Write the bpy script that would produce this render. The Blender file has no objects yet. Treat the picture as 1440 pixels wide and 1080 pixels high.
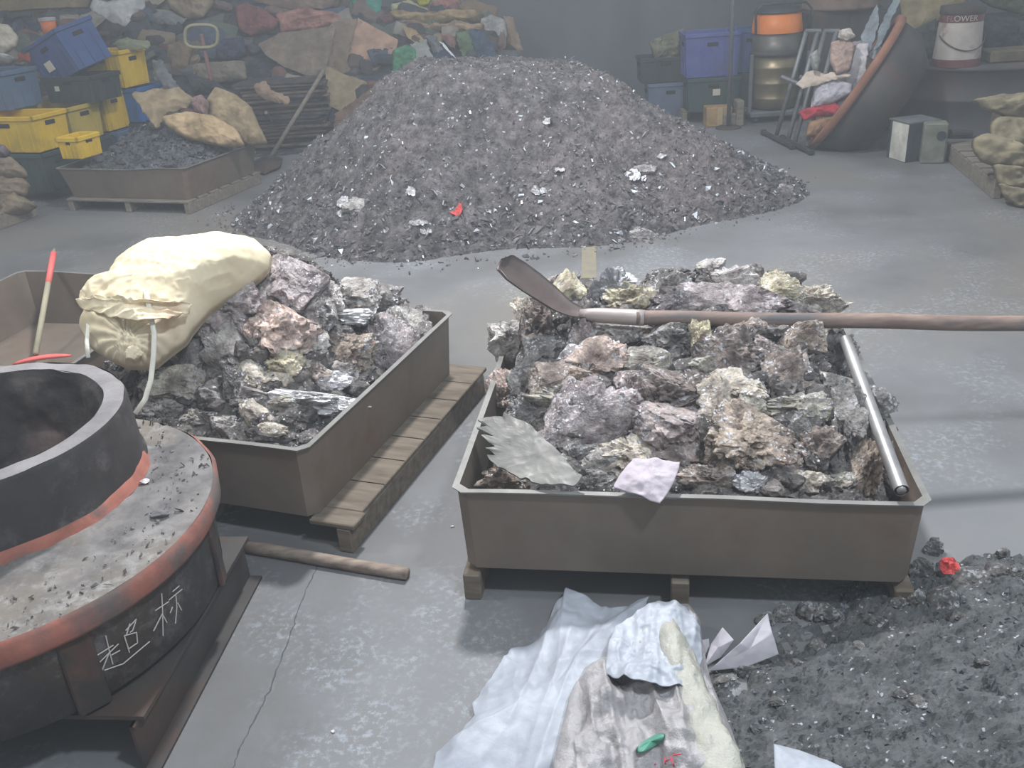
import bpy, bmesh, math, random
import numpy as np
from mathutils import Matrix, Vector, Euler
random.seed(7)
SC = bpy.context.scene
COL = SC.collection
# ------------------------------------------------------------------ camera
FPX, PITCH, ROLL, CH = 1290.0, math.radians(25.5), math.radians(-4.04), 1.7
_R = np.array([1, 0, 0.]); _U = np.array([0, math.sin(PITCH), math.cos(PITCH)])
FW = np.array([0, math.cos(PITCH), -math.sin(PITCH)])
RT = _R * math.cos(ROLL) + _U * math.sin(ROLL)
UP = -_R * math.sin(ROLL) + _U * math.cos(ROLL)
CAM = np.array([0, 0, CH])
cd = bpy.data.cameras.new('camera'); cam = bpy.data.objects.new('camera', cd); COL.objects.link(cam)
cd.sensor_fit = 'HORIZONTAL'; cd.sensor_width = 36.0; cd.lens = 36.0 * FPX / 1440; cd.clip_start = .05
m = Matrix(((RT[0], UP[0], -FW[0], 0), (RT[1], UP[1], -FW[1], 0), (RT[2], UP[2], -FW[2], CH), (0, 0, 0, 1)))
cam.matrix_world = m
SC.camera = cam
# ------------------------------------------------------------------ world, lamps, exposure
w = bpy.data.worlds.new('world'); SC.world = w; w.use_nodes = True
bg = w.node_tree.nodes['Background']; bg.inputs[0].default_value = (.84, .92, 1.0, 1); bg.inputs[1].default_value = .5
def lamp(name, loc, power, size, col, target=None):
    l = bpy.data.lights.new(name, 'AREA'); l.shape = 'DISK'; l.size = size; l.energy = power; l.color = col
    o = bpy.data.objects.new(name, l); COL.objects.link(o); o.location = loc
    d = Vector(target or (loc[0], loc[1], 0)) - Vector(loc)
    o.rotation_euler = d.to_track_quat('-Z', 'Y').to_euler(); return o
lamp('high_bay_lamp_main', (0.0, 4.55, 4.5), 310, .38, (.97, .98, 1), (0, 3.2, 0))
lamp('high_bay_lamp_near', (1.6, .2, 4.6), 160, .4, (.80, .90, 1), (.6, 1.8, 0))
lamp('high_bay_lamp_side', (-4.2, 2.6, 4.6), 90, .5, (.98, .98, 1), (-1.5, 3.4, 0))
lamp('high_bay_lamp_far', (1.0, 7.6, 5.2), 40, .8, (.92, .96, 1), (0.4, 8.0, 0))
SC.view_settings.view_transform = 'Standard'; SC.view_settings.look = 'None'
SC.view_settings.gamma = 1; SC.view_settings.use_curve_mapping = False; SC.view_settings.exposure = .16

# ------------------------------------------------------------------ pixel -> place helpers
def ray(x, y): return FW + RT * (x - 720) / FPX - UP * (y - 540) / FPX
def at(x, y, z=0.):
    d = ray(x, y); return CAM + d * ((z - CH) / d[2])
def atY(x, y, Y):
    d = ray(x, y); return CAM + d * (Y / d[1])
def onplane(x, y, P, n):
    d = ray(x, y); P = np.array(P, float); n = np.array(n, float); return CAM + d * (((P - CAM) @ n) / (d @ n))
def pxm(P): return float((np.array(P) - CAM) @ FW) / FPX      # metres per pixel at P
def hit(x, y, hf, t0=1.2, t1=14):
    d = ray(x, y); ts = np.arange(t0, t1, .012); P = CAM + ts[:, None] * d
    below = P[:, 2] <= hf(P[:, 0], P[:, 1])
    k = np.argmax(below) if below.any() else len(ts) - 1
    return P[k]

# ------------------------------------------------------------------ noise (vectorised)
def _h(ix, iy, iz, s):
    h = (ix * 374761393 + iy * 668265263 + iz * 2147483647 + s * 974711) & 0xffffffff
    h = ((h ^ (h >> 13)) * 1274126177) & 0xffffffff
    h = ((h ^ (h >> 16)) * 2246822519) & 0xffffffff
    return ((h ^ (h >> 15)) & 0xffffff) / float(0xffffff)
def vn(p, s=0):
    p = np.asarray(p, float); i = np.floor(p).astype(np.int64); f = p - i; f = f * f * f * (f * (f * 6 - 15) + 10)
    r = 0
    for dx in (0, 1):
        for dy in (0, 1):
            for dz in (0, 1):
                wgt = (f[:, 0] if dx else 1 - f[:, 0]) * (f[:, 1] if dy else 1 - f[:, 1]) * (f[:, 2] if dz else 1 - f[:, 2])
                r = r + wgt * _h(i[:, 0] + dx, i[:, 1] + dy, i[:, 2] + dz, s)
    return r * 2 - 1
def fbm(p, o=4, s=0, g=.5):
    r = 0; a = 1.; p = np.asarray(p, float)
    for k in range(o):
        r = r + a * vn(p * 2.03 ** k + 7.3 * k, s + k); a *= g
    return r
def ridge(p, o=3, s=0):
    r = 0; a = 1.
    for k in range(o):
        r = r + a * (1 - np.abs(vn(p * 2.1 ** k + 3.1 * k, s + k)) * 2); a *= .5
    return r / 1.7
def cell(p, s=0):
    p = np.asarray(p, float); i = np.floor(p).astype(np.int64); best = np.full(len(p), 9.)
    for dx in (-1, 0, 1):
        for dy in (-1, 0, 1):
            for dz in (-1, 0, 1):
                c = i + (dx, dy, dz)
                q = np.stack([c[:, 0] + _h(c[:, 0], c[:, 1], c[:, 2], s), c[:, 1] + _h(c[:, 0], c[:, 1], c[:, 2], s + 1), c[:, 2] + _h(c[:, 0], c[:, 1], c[:, 2], s + 2)], 1)
                best = np.minimum(best, ((q - p) ** 2).sum(1))
    return np.sqrt(best)
def xyz(x, y, z=0.): return np.stack([np.ravel(x), np.ravel(y), np.zeros(np.size(x)) + z], 1)

# ------------------------------------------------------------------ materials
def srgb(c):
    return tuple(((v / 255) / 12.92 if v <= 10.3 else ((v / 255 + .055) / 1.055) ** 2.4) for v in c) + (1,)
MATS = {}
def mat(name, c1, c2=None, rough=.75, metal=0., scale=4., detail=6., contrast=(.35, .65), bump=.3, bscale=25., bdist=.01,
        spec=.35, spark=0., sparkscale=60., tint=False, c3=None, c3scale=1.5, c3pos=(.5, .62), island=False, bright=.1, trans=0., stretch=None, speck=None, speckscale=30, mott=0.):
    if name in MATS: return MATS[name]
    m = bpy.data.materials.new(name); m.use_nodes = True; nt = m.node_tree; N = nt.nodes; L = nt.links
    b = N['Principled BSDF']; tc = N.new('ShaderNodeTexCoord'); src = tc.outputs['Object']
    if stretch:
        mp = N.new('ShaderNodeMapping'); mp.inputs['Scale'].default_value = stretch; L.new(src, mp.inputs[0]); src = mp.outputs[0]
    def noise(sc, det, r=.6):
        n = N.new('ShaderNodeTexNoise'); n.inputs['Scale'].default_value = sc; n.inputs['Detail'].default_value = det
        n.inputs['Roughness'].default_value = r; L.new(src, n.inputs['Vector']); return n
    def rng(o, a, bb, lo=0., hi=1.):
        r = N.new('ShaderNodeMapRange'); r.inputs[1].default_value = a; r.inputs[2].default_value = bb
        r.inputs[3].default_value = lo; r.inputs[4].default_value = hi; L.new(o, r.inputs[0]); return r.outputs[0]
    def mix(f, A, B, bt='MIX'):
        x = N.new('ShaderNodeMix'); x.data_type = 'RGBA'; x.blend_type = bt
        for sock, v in ((x.inputs[0], f), (x.inputs[6], A), (x.inputs[7], B)):
            if hasattr(v, 'is_linked') or hasattr(v, 'links'): L.new(v, sock)
            else: sock.default_value = v
        return x.outputs[2]
    c2 = c2 or c1
    n1 = noise(scale, detail)
    col = mix(rng(n1.outputs[0], *contrast), srgb(c1), srgb(c2))
    if c3:
        n3 = noise(c3scale, 5); col = mix(rng(n3.outputs[0], *c3pos), col, srgb(c3))
    if speck:
        n5 = noise(speckscale, 6, .75); n6 = noise(1.7, 4); mm = N.new('ShaderNodeMath'); mm.operation = 'MULTIPLY'
        L.new(rng(n5.outputs[0], .5, .62), mm.inputs[0]); L.new(rng(n6.outputs[0], .48, .62, 0, .8), mm.inputs[1]); col = mix(mm.outputs[0], col, srgb(speck))
    if mott:
        n7 = noise(mott, 10, .8); col = mix(.85, col, mix(rng(n7.outputs[0], .36, .64), (.35, .34, .35, 1), (1.7, 1.7, 1.7, 1)), 'MULTIPLY')
    if tint:
        oi = N.new('ShaderNodeObjectInfo'); col = mix(1., col, oi.outputs['Color'], 'MULTIPLY')
    if island:
        g = N.new('ShaderNodeNewGeometry'); col = mix(1., col, rng(g.outputs['Random Per Island'], 0, 1, .7, 1.35), 'MULTIPLY')
        x = rng(g.outputs['Random Per Island'], 1 - bright, 1.01 - bright); col = mix(x, col, srgb((190, 195, 200)))
        L.new(rng(g.outputs['Random Per Island'], 1 - bright * .6, 1.01 - bright * .6, 0, .9), b.inputs['Metallic'])
        L.new(rng(g.outputs['Random Per Island'], 1 - bright, 1.02 - bright, rough, .35), b.inputs['Roughness'])
    if not island:
        b.inputs['Roughness'].default_value = rough; b.inputs['Metallic'].default_value = metal
    if spark:
        v = N.new('ShaderNodeTexVoronoi'); v.inputs['Scale'].default_value = sparkscale; L.new(src, v.inputs['Vector'])
        sp = N.new('ShaderNodeSeparateColor'); L.new(v.outputs['Color'], sp.inputs[0])
        n4 = noise(9, 3); msk = N.new('ShaderNodeMath'); msk.operation = 'MULTIPLY'
        L.new(rng(sp.outputs[0], 1 - spark, 1 - spark + .03), msk.inputs[0]); L.new(rng(n4.outputs[0], .44, .54), msk.inputs[1])
        f = msk.outputs[0]; col = mix(f, col, srgb((215, 215, 220)))
        L.new(rng(f, 0, 1, metal, 1), b.inputs['Metallic']); L.new(rng(f, 0, 1, rough, .28), b.inputs['Roughness'])
    L.new(col, b.inputs['Base Color'])
    b.inputs['Specular IOR Level'].default_value = spec
    if trans: b.inputs['Transmission Weight'].default_value = trans
    if bump:
        nb = noise(bscale, 8, .65); bp = N.new('ShaderNodeBump'); bp.inputs['Strength'].default_value = bump; bp.inputs['Distance'].default_value = bdist
        L.new(nb.outputs[0], bp.inputs['Height']); L.new(bp.outputs[0], b.inputs['Normal'])
    MATS[name] = m; return m

# ------------------------------------------------------------------ object helpers
WM = {}
def setp(o, label=None, cat=None, group=None, kind=None):
    if label: o['label'] = label
    if cat: o['category'] = cat
    if group: o['group'] = group
    if kind: o['kind'] = kind
    return o
def thing(name, label, cat, loc=(0, 0, 0), rot=0., group=None):
    o = bpy.data.objects.new(name, None); COL.objects.link(o); o.empty_display_size = .1
    o.location = tuple(loc); o.rotation_euler = rot if not isinstance(rot, (int, float)) else (0, 0, rot)
    WM[o] = Matrix.Translation(Vector(tuple(loc))) @ o.rotation_euler.to_matrix().to_4x4()
    return setp(o, label, cat, group)
def mk(name, V, F, material, parent=None, smooth=False, local=False, color=None, weld=False):
    """V in world coordinates (or in the parent's frame with local=True)."""
    V = np.asarray(V, float).reshape(-1, 3)
    me = bpy.data.meshes.new(name); o = bpy.data.objects.new(name, me); COL.objects.link(o)
    if parent is None:
        c = np.array([(V[:, 0].min() + V[:, 0].max()) / 2, (V[:, 1].min() + V[:, 1].max()) / 2, V[:, 2].min()])
        if local: c = c * 0
        o.location = c; V = V - c; WM[o] = Matrix.Translation(Vector(c))
    else:
        o.parent = parent; WM[o] = WM[parent]
        if not local:
            I = np.array(WM[parent].inverted()); V = V @ I[:3, :3].T + I[:3, 3]
    me.from_pydata(V.tolist(), [], [list(map(int, f)) for f in F]); me.update()
    if weld:
        b = bmesh.new(); b.from_mesh(me); bmesh.ops.remove_doubles(b, verts=b.verts, dist=1e-5); bmesh.ops.recalc_face_normals(b, faces=b.faces); b.to_mesh(me); b.free()
    me.materials.append(material)
    if smooth: me.polygons.foreach_set('use_smooth', [True] * len(me.polygons))
    if color: o.color = color
    return o
class G:
    """collects shapes into one mesh"""
    def __init__(s): s.V = []; s.F = []
    def add(s, V, F):
        n = len(s.V); s.V.extend([tuple(v) for v in V]); s.F.extend([[i + n for i in f] for f in F]); return s
    def box(s, c, size, M=None, bev=0., taper=0.):
        hx, hy, hz = [v / 2 for v in size]; bb = min(bev, hx * .9, hy * .9, hz * .9)
        if bb <= 0:
            V = [(sx * hx * (1 - (taper if sz < 0 else 0)), sy * hy * (1 - (taper if sz < 0 else 0)), sz * hz) for sz in (-1, 1) for sy in (-1, 1) for sx in (-1, 1)]
            F = [(0, 2, 3, 1), (4, 5, 7, 6), (0, 1, 5, 4), (2, 6, 7, 3), (0, 4, 6, 2), (1, 3, 7, 5)]
        else:
            V = []; idx = {}
            for sx in (-1, 1):
                for sy in (-1, 1):
                    for sz in (-1, 1):
                        for a in range(3):
                            v = [sx * (hx - bb), sy * (hy - bb), sz * (hz - bb)]; v[a] = (sx, sy, sz)[a] * (hx, hy, hz)[a]
                            idx[(sx, sy, sz, a)] = len(V); V.append(v)
            F = []
            for a in range(3):
                o1, o2 = [k for k in range(3) if k != a]
                for sg in (-1, 1):
                    q = []
                    for u, v_ in ((-1, -1), (1, -1), (1, 1), (-1, 1)):
                        k = [0, 0, 0]; k[a] = sg; k[o1] = u; k[o2] = v_; q.append(idx[(k[0], k[1], k[2], a)])
                    F.append(q)
            for a in range(3):
                o1, o2 = [k for k in range(3) if k != a]
                for u in (-1, 1):
                    for v_ in (-1, 1):
                        k0 = [0, 0, 0]; k0[a] = -1; k0[o1] = u; k0[o2] = v_; k1 = list(k0); k1[a] = 1
                        F.append([idx[(*k0, o1)], idx[(*k1, o1)], idx[(*k1, o2)], idx[(*k0, o2)]])
            for sx in (-1, 1):
                for sy in (-1, 1):
                    for sz in (-1, 1): F.append([idx[(sx, sy, sz, a)] for a in range(3)])
        V = np.array(V) 
        if M is not None: V = V @ np.array(M)[:3, :3].T
        return s.add(V + np.array(c), F)
    def tube(s, pts, r, n=10, caps=True, flat=1., squash=None):
        pts = [np.array(p, float) for p in pts]; R = r if hasattr(r, '__len__') else [r] * len(pts); V = []; F = []
        ref = None
        for i, p in enumerate(pts):
            t = pts[min(i + 1, len(pts) - 1)] - pts[max(i - 1, 0)]; t = t / (np.linalg.norm(t) + 1e-9)
            if ref is None: ref = np.array([0, 0, 1.]) if abs(t[2]) < .9 else np.array([1., 0, 0])
            a = np.cross(t, ref); a /= np.linalg.norm(a) + 1e-9; b = np.cross(a, t); ref = b
            for k in range(n):
                q = 2 * math.pi * k / n; V.append(p + R[i] * (a * math.cos(q) + b * math.sin(q) * flat))
        for i in range(len(pts) - 1):
            for k in range(n): F.append((i * n + k, i * n + (k + 1) % n, (i + 1) * n + (k + 1) % n, (i + 1) * n + k))
        if caps: F.append(tuple(range(n))[::-1]); F.append(tuple(range((len(pts) - 1) * n, len(pts) * n)))
        return s.add(V, F)
    def lathe(s, prof, c=(0, 0, 0), n=48, M=None, a0=0, a1=2 * math.pi):
        V = []; F = []; full = abs(a1 - a0 - 2 * math.pi) < 1e-6; m = n if full else n + 1
        for (r, z) in prof:
            for k in range(m):
                a = a0 + (a1 - a0) * k / n; V.append((r * math.cos(a), r * math.sin(a), z))
        for i in range(len(prof) - 1):
            for k in range(n):
                k2 = (k + 1) % m; F.append((i * m + k, i * m + k2, (i + 1) * m + k2, (i + 1) * m + k))
        V = np.array(V)
        if M is not None: V = V @ np.array(M)[:3, :3].T
        return s.add(V + np.array(c), F)
    def go(s, name, material, parent=None, **k): return mk(name, s.V, s.F, material, parent, **k)
def rotz(a): return np.array(Matrix.Rotation(a, 3, 'Z'))
def copy_tree(o, parent=None):
    c = o.copy(); COL.objects.link(c)
    if parent is not None: c.parent = parent
    for ch in list(o.children): copy_tree(ch, c)
    return c
def kids(o): return list(o.children)

_ICO = {}
def ico(k):
    if k not in _ICO:
        b = bmesh.new(); bmesh.ops.create_icosphere(b, subdivisions=k, radius=1.); b.verts.ensure_lookup_table()
        _ICO[k] = (np.array([v.co[:] for v in b.verts]), [[v.index for v in f.verts] for f in b.faces]); b.free()
    return _ICO[k]
def lump_shape(seed, sx, sy, sz, k=4, rough=1., facets=5, spiky=0.):
    rs = np.random.RandomState(seed); D, F = ico(k); D = D.copy()
    q = Euler(rs.rand(3) * 6.28).to_matrix(); Q = np.array(q); E = D @ Q.T
    r = 1 + .26 * fbm(E * 1.4 + seed, 3, seed) * rough + .13 * ridge(E * 2.6, 3, seed + 5) * rough - .22 * (cell(E * 2.6 + seed, seed) - .5) * rough
    r += .085 * fbm(E * 7, 3, seed + 9, .65) * rough - .10 * (cell(E * 6.5 + 3, seed + 3) - .45) * rough
    if spiky: r += spiky * np.maximum(0, ridge(E * 5, 2, seed + 13) - .35)
    P = D * r[:, None]
    if k >= 4: r += .035 * (ridge(E * 13, 2, seed + 21) - .35) * rough - .05 * (cell(E * 13 + 5, seed + 23) - .4) * rough
    for _ in range(facets):
        n = rs.randn(3); n /= np.linalg.norm(n); d = .55 + rs.rand() * .3; t = P @ n - d
        P = P - np.where(t > 0, t * .8, 0)[:, None] * n
    P = P * np.array([sx, sy, sz]) / 2 * .98
    return P, F

def pillow(boundary, n, tf, tb, rings=26, seg=160, wr=.01, wscale=6., seed=0, power=.5, center=None, fold=None, foldamp=0., edge=0., jag=0.):
    """closed cushion-like body from a 3D outline: bulges tf along n and tb against it"""
    B = np.array(boundary, float); n = np.array(n, float); n /= np.linalg.norm(n)
    Bn = np.roll(B, -1, 0); L = np.linalg.norm(Bn - B, axis=1); cum = np.r_[0, np.cumsum(L)]; T = np.linspace(0, cum[-1], seg, endpoint=False)
    k = np.searchsorted(cum, T, side='right') - 1; k = np.clip(k, 0, len(B) - 1); f = ((T - cum[k]) / L[k])[:, None]; O = B[k] * (1 - f) + Bn[k] * f
    for _ in range(2): O = .5 * O + .25 * (np.roll(O, 1, 0) + np.roll(O, -1, 0))
    if jag: O = O + jag * np.stack([vn(O * 45 + a * 9, seed + a) for a in range(3)], 1)
    c = np.array(center) if center is not None else O.mean(0)
    V = []; F = []
    for side, th in ((1, tf), (-1, tb)):
        base = len(V)
        R = rings if th else 2
        t = np.linspace(0, 1, R + 1)[1:]
        P = c + t[:, None, None] * (O - c)[None]
        h = th * (1 - t ** 2.2) ** power
        Pf = P.reshape(-1, 3); hf = np.repeat(h, seg)
        tt = np.repeat(t, seg)
        env = np.minimum(1, (1 - tt) * 6)
        dz = wr * fbm(Pf * wscale, 4, seed, .55) + wr * .8 * (ridge(Pf * wscale * 1.4, 2, seed + 4) - .3)
        if fold is not None:
            fd = np.array(fold, float); q = Pf - np.outer(Pf @ fd, fd) * .82; dz = dz + foldamp * (ridge(q * wscale * 2.2, 2, seed + 8) - .3)
        disp = (hf + dz * (env + edge * (1 - env)) * (1 if side > 0 else .4)) * side
        Pf = Pf + disp[:, None] * n
        V += [tuple(c + n * side * (th + 0))]; V += [tuple(p) for p in Pf]
        for s_ in range(seg):
            s2 = (s_ + 1) % seg; q = (base, base + 1 + s_, base + 1 + s2); F.append(q if side > 0 else q[::-1])
            for r_ in range(R - 1):
                a = base + 1 + r_ * seg; q = (a + s_, a + seg + s_, a + seg + s2, a + s2); F.append(q if side > 0 else q[::-1])
        if side > 0: last = base + 1 + (R - 1) * seg
        else:
            l2 = base + 1 + (R - 1) * seg
            for s_ in range(seg):
                s2 = (s_ + 1) % seg; F.append((last + s_, l2 + s_, l2 + s2, last + s2))
    return V, F
def sheet(boundary, n, wr=.01, wscale=6., seed=0, bulge=0., rings=18, seg=110, thick=.003, fold=None, foldamp=0., jag=0., center=None, curl=0.):
    """thin crumpled sheet with real thickness from a 3D outline"""
    B = np.array(boundary, float); n = np.array(n, float); n /= np.linalg.norm(n)
    Bn = np.roll(B, -1, 0); L = np.linalg.norm(Bn - B, axis=1); cum = np.r_[0, np.cumsum(L)]; T = np.linspace(0, cum[-1], seg, endpoint=False)
    k = np.clip(np.searchsorted(cum, T, side='right') - 1, 0, len(B) - 1); f = ((T - cum[k]) / L[k])[:, None]; O = B[k] * (1 - f) + Bn[k] * f
    O0 = O
    if jag: O = O + jag * np.stack([vn(O * 45 + a * 9, seed + a) for a in range(3)], 1)
    c = np.array(center) if center is not None else O.mean(0)
    t = np.linspace(0, 1, rings + 1)[1:]; P = (c + t[:, None, None] * (O0 - c)[None] + (t ** 7)[:, None, None] * (O - O0)[None]).reshape(-1, 3); tt = np.repeat(t, seg)
    P = np.vstack([[c], P]); tt = np.r_[0, tt]
    d = bulge * (1 - tt ** 2) + wr * fbm(P * wscale, 4, seed, .55) + wr * (ridge(P * wscale * 1.3, 2, seed + 4) - .3) + curl * tt ** 3 * vn(P * 3, seed + 20)
    if fold is not None:
        fd = np.array(fold, float); fd /= np.linalg.norm(fd); q = P - np.outer(P @ fd, fd) * .85; d = d + foldamp * (ridge(q * wscale * 1.6, 2, seed + 8) - .3)
    A = P + d[:, None] * n; Bk = A - n * thick; N0 = len(A); V = np.vstack([A, Bk]); F = []
    for s_ in range(seg):
        s2 = (s_ + 1) % seg; F.append((0, 1 + s_, 1 + s2)); F.append((N0, N0 + 1 + s2, N0 + 1 + s_))
        for r_ in range(rings - 1):
            a = 1 + r_ * seg; F.append((a + s_, a + seg + s_, a + seg + s2, a + s2)); F.append((N0 + a + s_, N0 + a + s2, N0 + a + seg + s2, N0 + a + seg + s_))
        a = 1 + (rings - 1) * seg; F.append((a + s_, N0 + a + s_, N0 + a + s2, a + s2))
    return V, F
def shards(P, size, seed=0, flat=.45, normal_up=True):
    """many small angular chips in one mesh: irregular 5-point wedges"""
    rs = np.random.RandomState(seed); n = len(P); size = np.broadcast_to(size, (n,))
    base = np.array([(-1, -.6, -.3), (1, -.7, -.2), (.8, .8, -.3), (-.7, .7, -.2), (.1, 0, .9)])
    T = base[None] * (1 + rs.uniform(-.45, .45, (n, 5, 3))); T *= np.stack([rs.uniform(.5, 1.5, n), rs.uniform(.35, 1, n), rs.uniform(.2, 1, n) * flat * 2], 1)[:, None]
    a = rs.uniform(0, 6.28, (n, 3)); a[:, :2] *= .35
    cx, sx, cy, sy, cz, sz = np.cos(a[:, 0]), np.sin(a[:, 0]), np.cos(a[:, 1]), np.sin(a[:, 1]), np.cos(a[:, 2]), np.sin(a[:, 2])
    def R(c, s, i, j):
        M = np.tile(np.eye(3), (n, 1, 1)); M[:, i, i] = c; M[:, j, j] = c; M[:, i, j] = -s; M[:, j, i] = s; return M
    M = R(cz, sz, 0, 1) @ R(cx, sx, 1, 2) @ R(cy, sy, 0, 2)
    T = np.einsum('nij,nkj->nki', M, T) * (size / 2)[:, None, None] + P[:, None]
    f = np.array([(0, 3, 2, 1)]); V = T.reshape(-1, 3); F = []
    for k in range(n):
        o = 5 * k; F += [(o, o + 3, o + 2, o + 1), (o, o + 1, o + 4), (o + 1, o + 2, o + 4), (o + 2, o + 3, o + 4), (o + 3, o, o + 4)]
    return V, F
def hfield(x0, x1, y0, y1, nx, ny, hf, keep=None):
    X, Y = np.meshgrid(np.linspace(x0, x1, nx), np.linspace(y0, y1, ny)); Z = hf(X.ravel(), Y.ravel()).reshape(X.shape)
    V = np.stack([X.ravel(), Y.ravel(), Z.ravel()], 1); F = []
    K = np.ones(len(V), bool) if keep is None else keep(V[:, 0], V[:, 1], V[:, 2])
    for j in range(ny - 1):
        for i in range(nx - 1):
            a = j * nx + i
            if K[a] or K[a + 1] or K[a + nx] or K[a + nx + 1]: F.append((a, a + 1, a + nx + 1, a + nx))
    return V, F

# ------------------------------------------------------------------ material library
M_floor = mat('concrete_floor', (90, 89, 88), (118, 119, 122), rough=.62, scale=.9, detail=9, contrast=(.34, .66), bump=.25, bscale=30, bdist=.004, spec=.4, c3=(104, 97, 86), c3scale=.45, c3pos=(.5, .7), speck=(140, 144, 150), speckscale=48)
M_wall = mat('grey_plaster', (84, 88, 95), (104, 107, 113), rough=.9, scale=.8, detail=7, bump=.2, bscale=12, stretch=(1, 1, .35), c3=(78, 84, 90), c3scale=.5, c3pos=(.5, .7))
M_tray = mat('brown_steel', (98, 88, 78), (120, 108, 97), rough=.6, metal=.15, scale=2.2, detail=8, bump=.12, bscale=30, bdist=.004, c3=(104, 84, 72), c3scale=2.4, c3pos=(.54, .75), spec=.4)
M_rim = mat('worn_steel_rim', (112, 110, 106), (136, 134, 130), rough=.5, metal=.3, scale=7, bump=.15, bscale=40, bdist=.003)
M_darksteel = mat('dark_steel', (50, 48, 48), (74, 70, 68), rough=.65, metal=.2, scale=3, bump=.3, bscale=30, bdist=.004, c3=(84, 60, 50), c3scale=2.2, c3pos=(.55, .7))
M_wood = mat('pallet_wood', (88, 78, 67), (116, 105, 92), rough=.85, scale=5, stretch=(1, 6, 6), bump=.3, bscale=20, bdist=.003)
M_greywood = mat('grey_wood', (100, 94, 86), (126, 118, 108), rough=.85, scale=5, stretch=(1, 6, 6), bump=.3, bscale=20, bdist=.003)
M_dross = mat('dross', (132, 124, 121), (250, 244, 234), rough=.62, scale=11, detail=10, contrast=(.34, .66), bump=1., bscale=44, bdist=.02, tint=True, spark=.26, sparkscale=150, mott=30, c3=(176, 140, 132), c3scale=5, c3pos=(.54, .72), spec=.4)
M_drosslight = mat('dross_skin', (170, 168, 168), (225, 222, 222), rough=.42, metal=.35, scale=9, detail=8, bump=.7, bscale=26, bdist=.006, tint=True, spark=.15, sparkscale=90)
M_rubble = mat('dross_rubble', (64, 61, 60), (126, 120, 116), rough=.8, scale=14, detail=10, bump=1., bscale=50, bdist=.02, spark=.10, sparkscale=150, mott=22)
M_heap = mat('ash_heap', (68, 66, 67), (96, 92, 93), rough=.9, scale=7, detail=10, contrast=(.35, .65), bump=1., bscale=26, bdist=.03, spark=.035, sparkscale=70, mott=14, c3=(108, 100, 99), c3scale=1.1, c3pos=(.5, .7))
M_chips = mat('ash_chips', (80, 78, 80), (104, 101, 102), rough=.8, scale=3, bump=.4, bscale=60, island=True)
M_chipsd = mat('slag_chips', (66, 69, 73), (86, 88, 92), rough=.8, scale=3, bump=.4, bscale=60, island=True, bright=.015)

# ------------------------------------------------------------------ room
def struct(o, label=None): o['kind'] = 'structure'; return o
fl = hfield(-8, 8, -1, 11.2, 3, 3, lambda x, y: x * 0)
f = G(); f.box((0, 5.1, -.05), (16, 12.4, .1)); struct(f.go('floor', M_floor))
wb = G(); wb.box((0, 11.0, 2.5), (16, .2, 5)); struct(wb.go('wall_back', M_wall))
st = G(); st.box((0, 0, 0), (.085, 1.1, .003))
struct(mk('trim_1', np.array(st.V) @ rotz(math.radians(-6)).T + np.array([.485, 5.0, .0015]), st.F, mat('worn_floor_paint', (132, 122, 98), (112, 110, 104), scale=12, bump=0)))

# hairline crack running across the concrete
ck = [at(x, y, .0008) for x, y in ((455, 775), (425, 842), (404, 905), (372, 985), (338, 1050), (318, 1110))]; V = []; F = []
rs = np.random.RandomState(1); T = np.linspace(0, 5, 61); C_ = np.stack([np.interp(T, range(6), [p[k] for p in ck]) for k in range(3)], 1); C_[:, :2] += rs.randn(61, 2) * .0022
for i, p in enumerate(C_): wv = .0016 * (.5 + rs.rand()); V += [p - (wv, 0, 0), p + (wv, 0, 0)]
for i in range(60): F.append((2 * i, 2 * i + 1, 2 * i + 3, 2 * i + 2))
struct(mk('trim_2', V, F, mat('crack_dark', (70, 72, 76), bump=0)))

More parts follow.
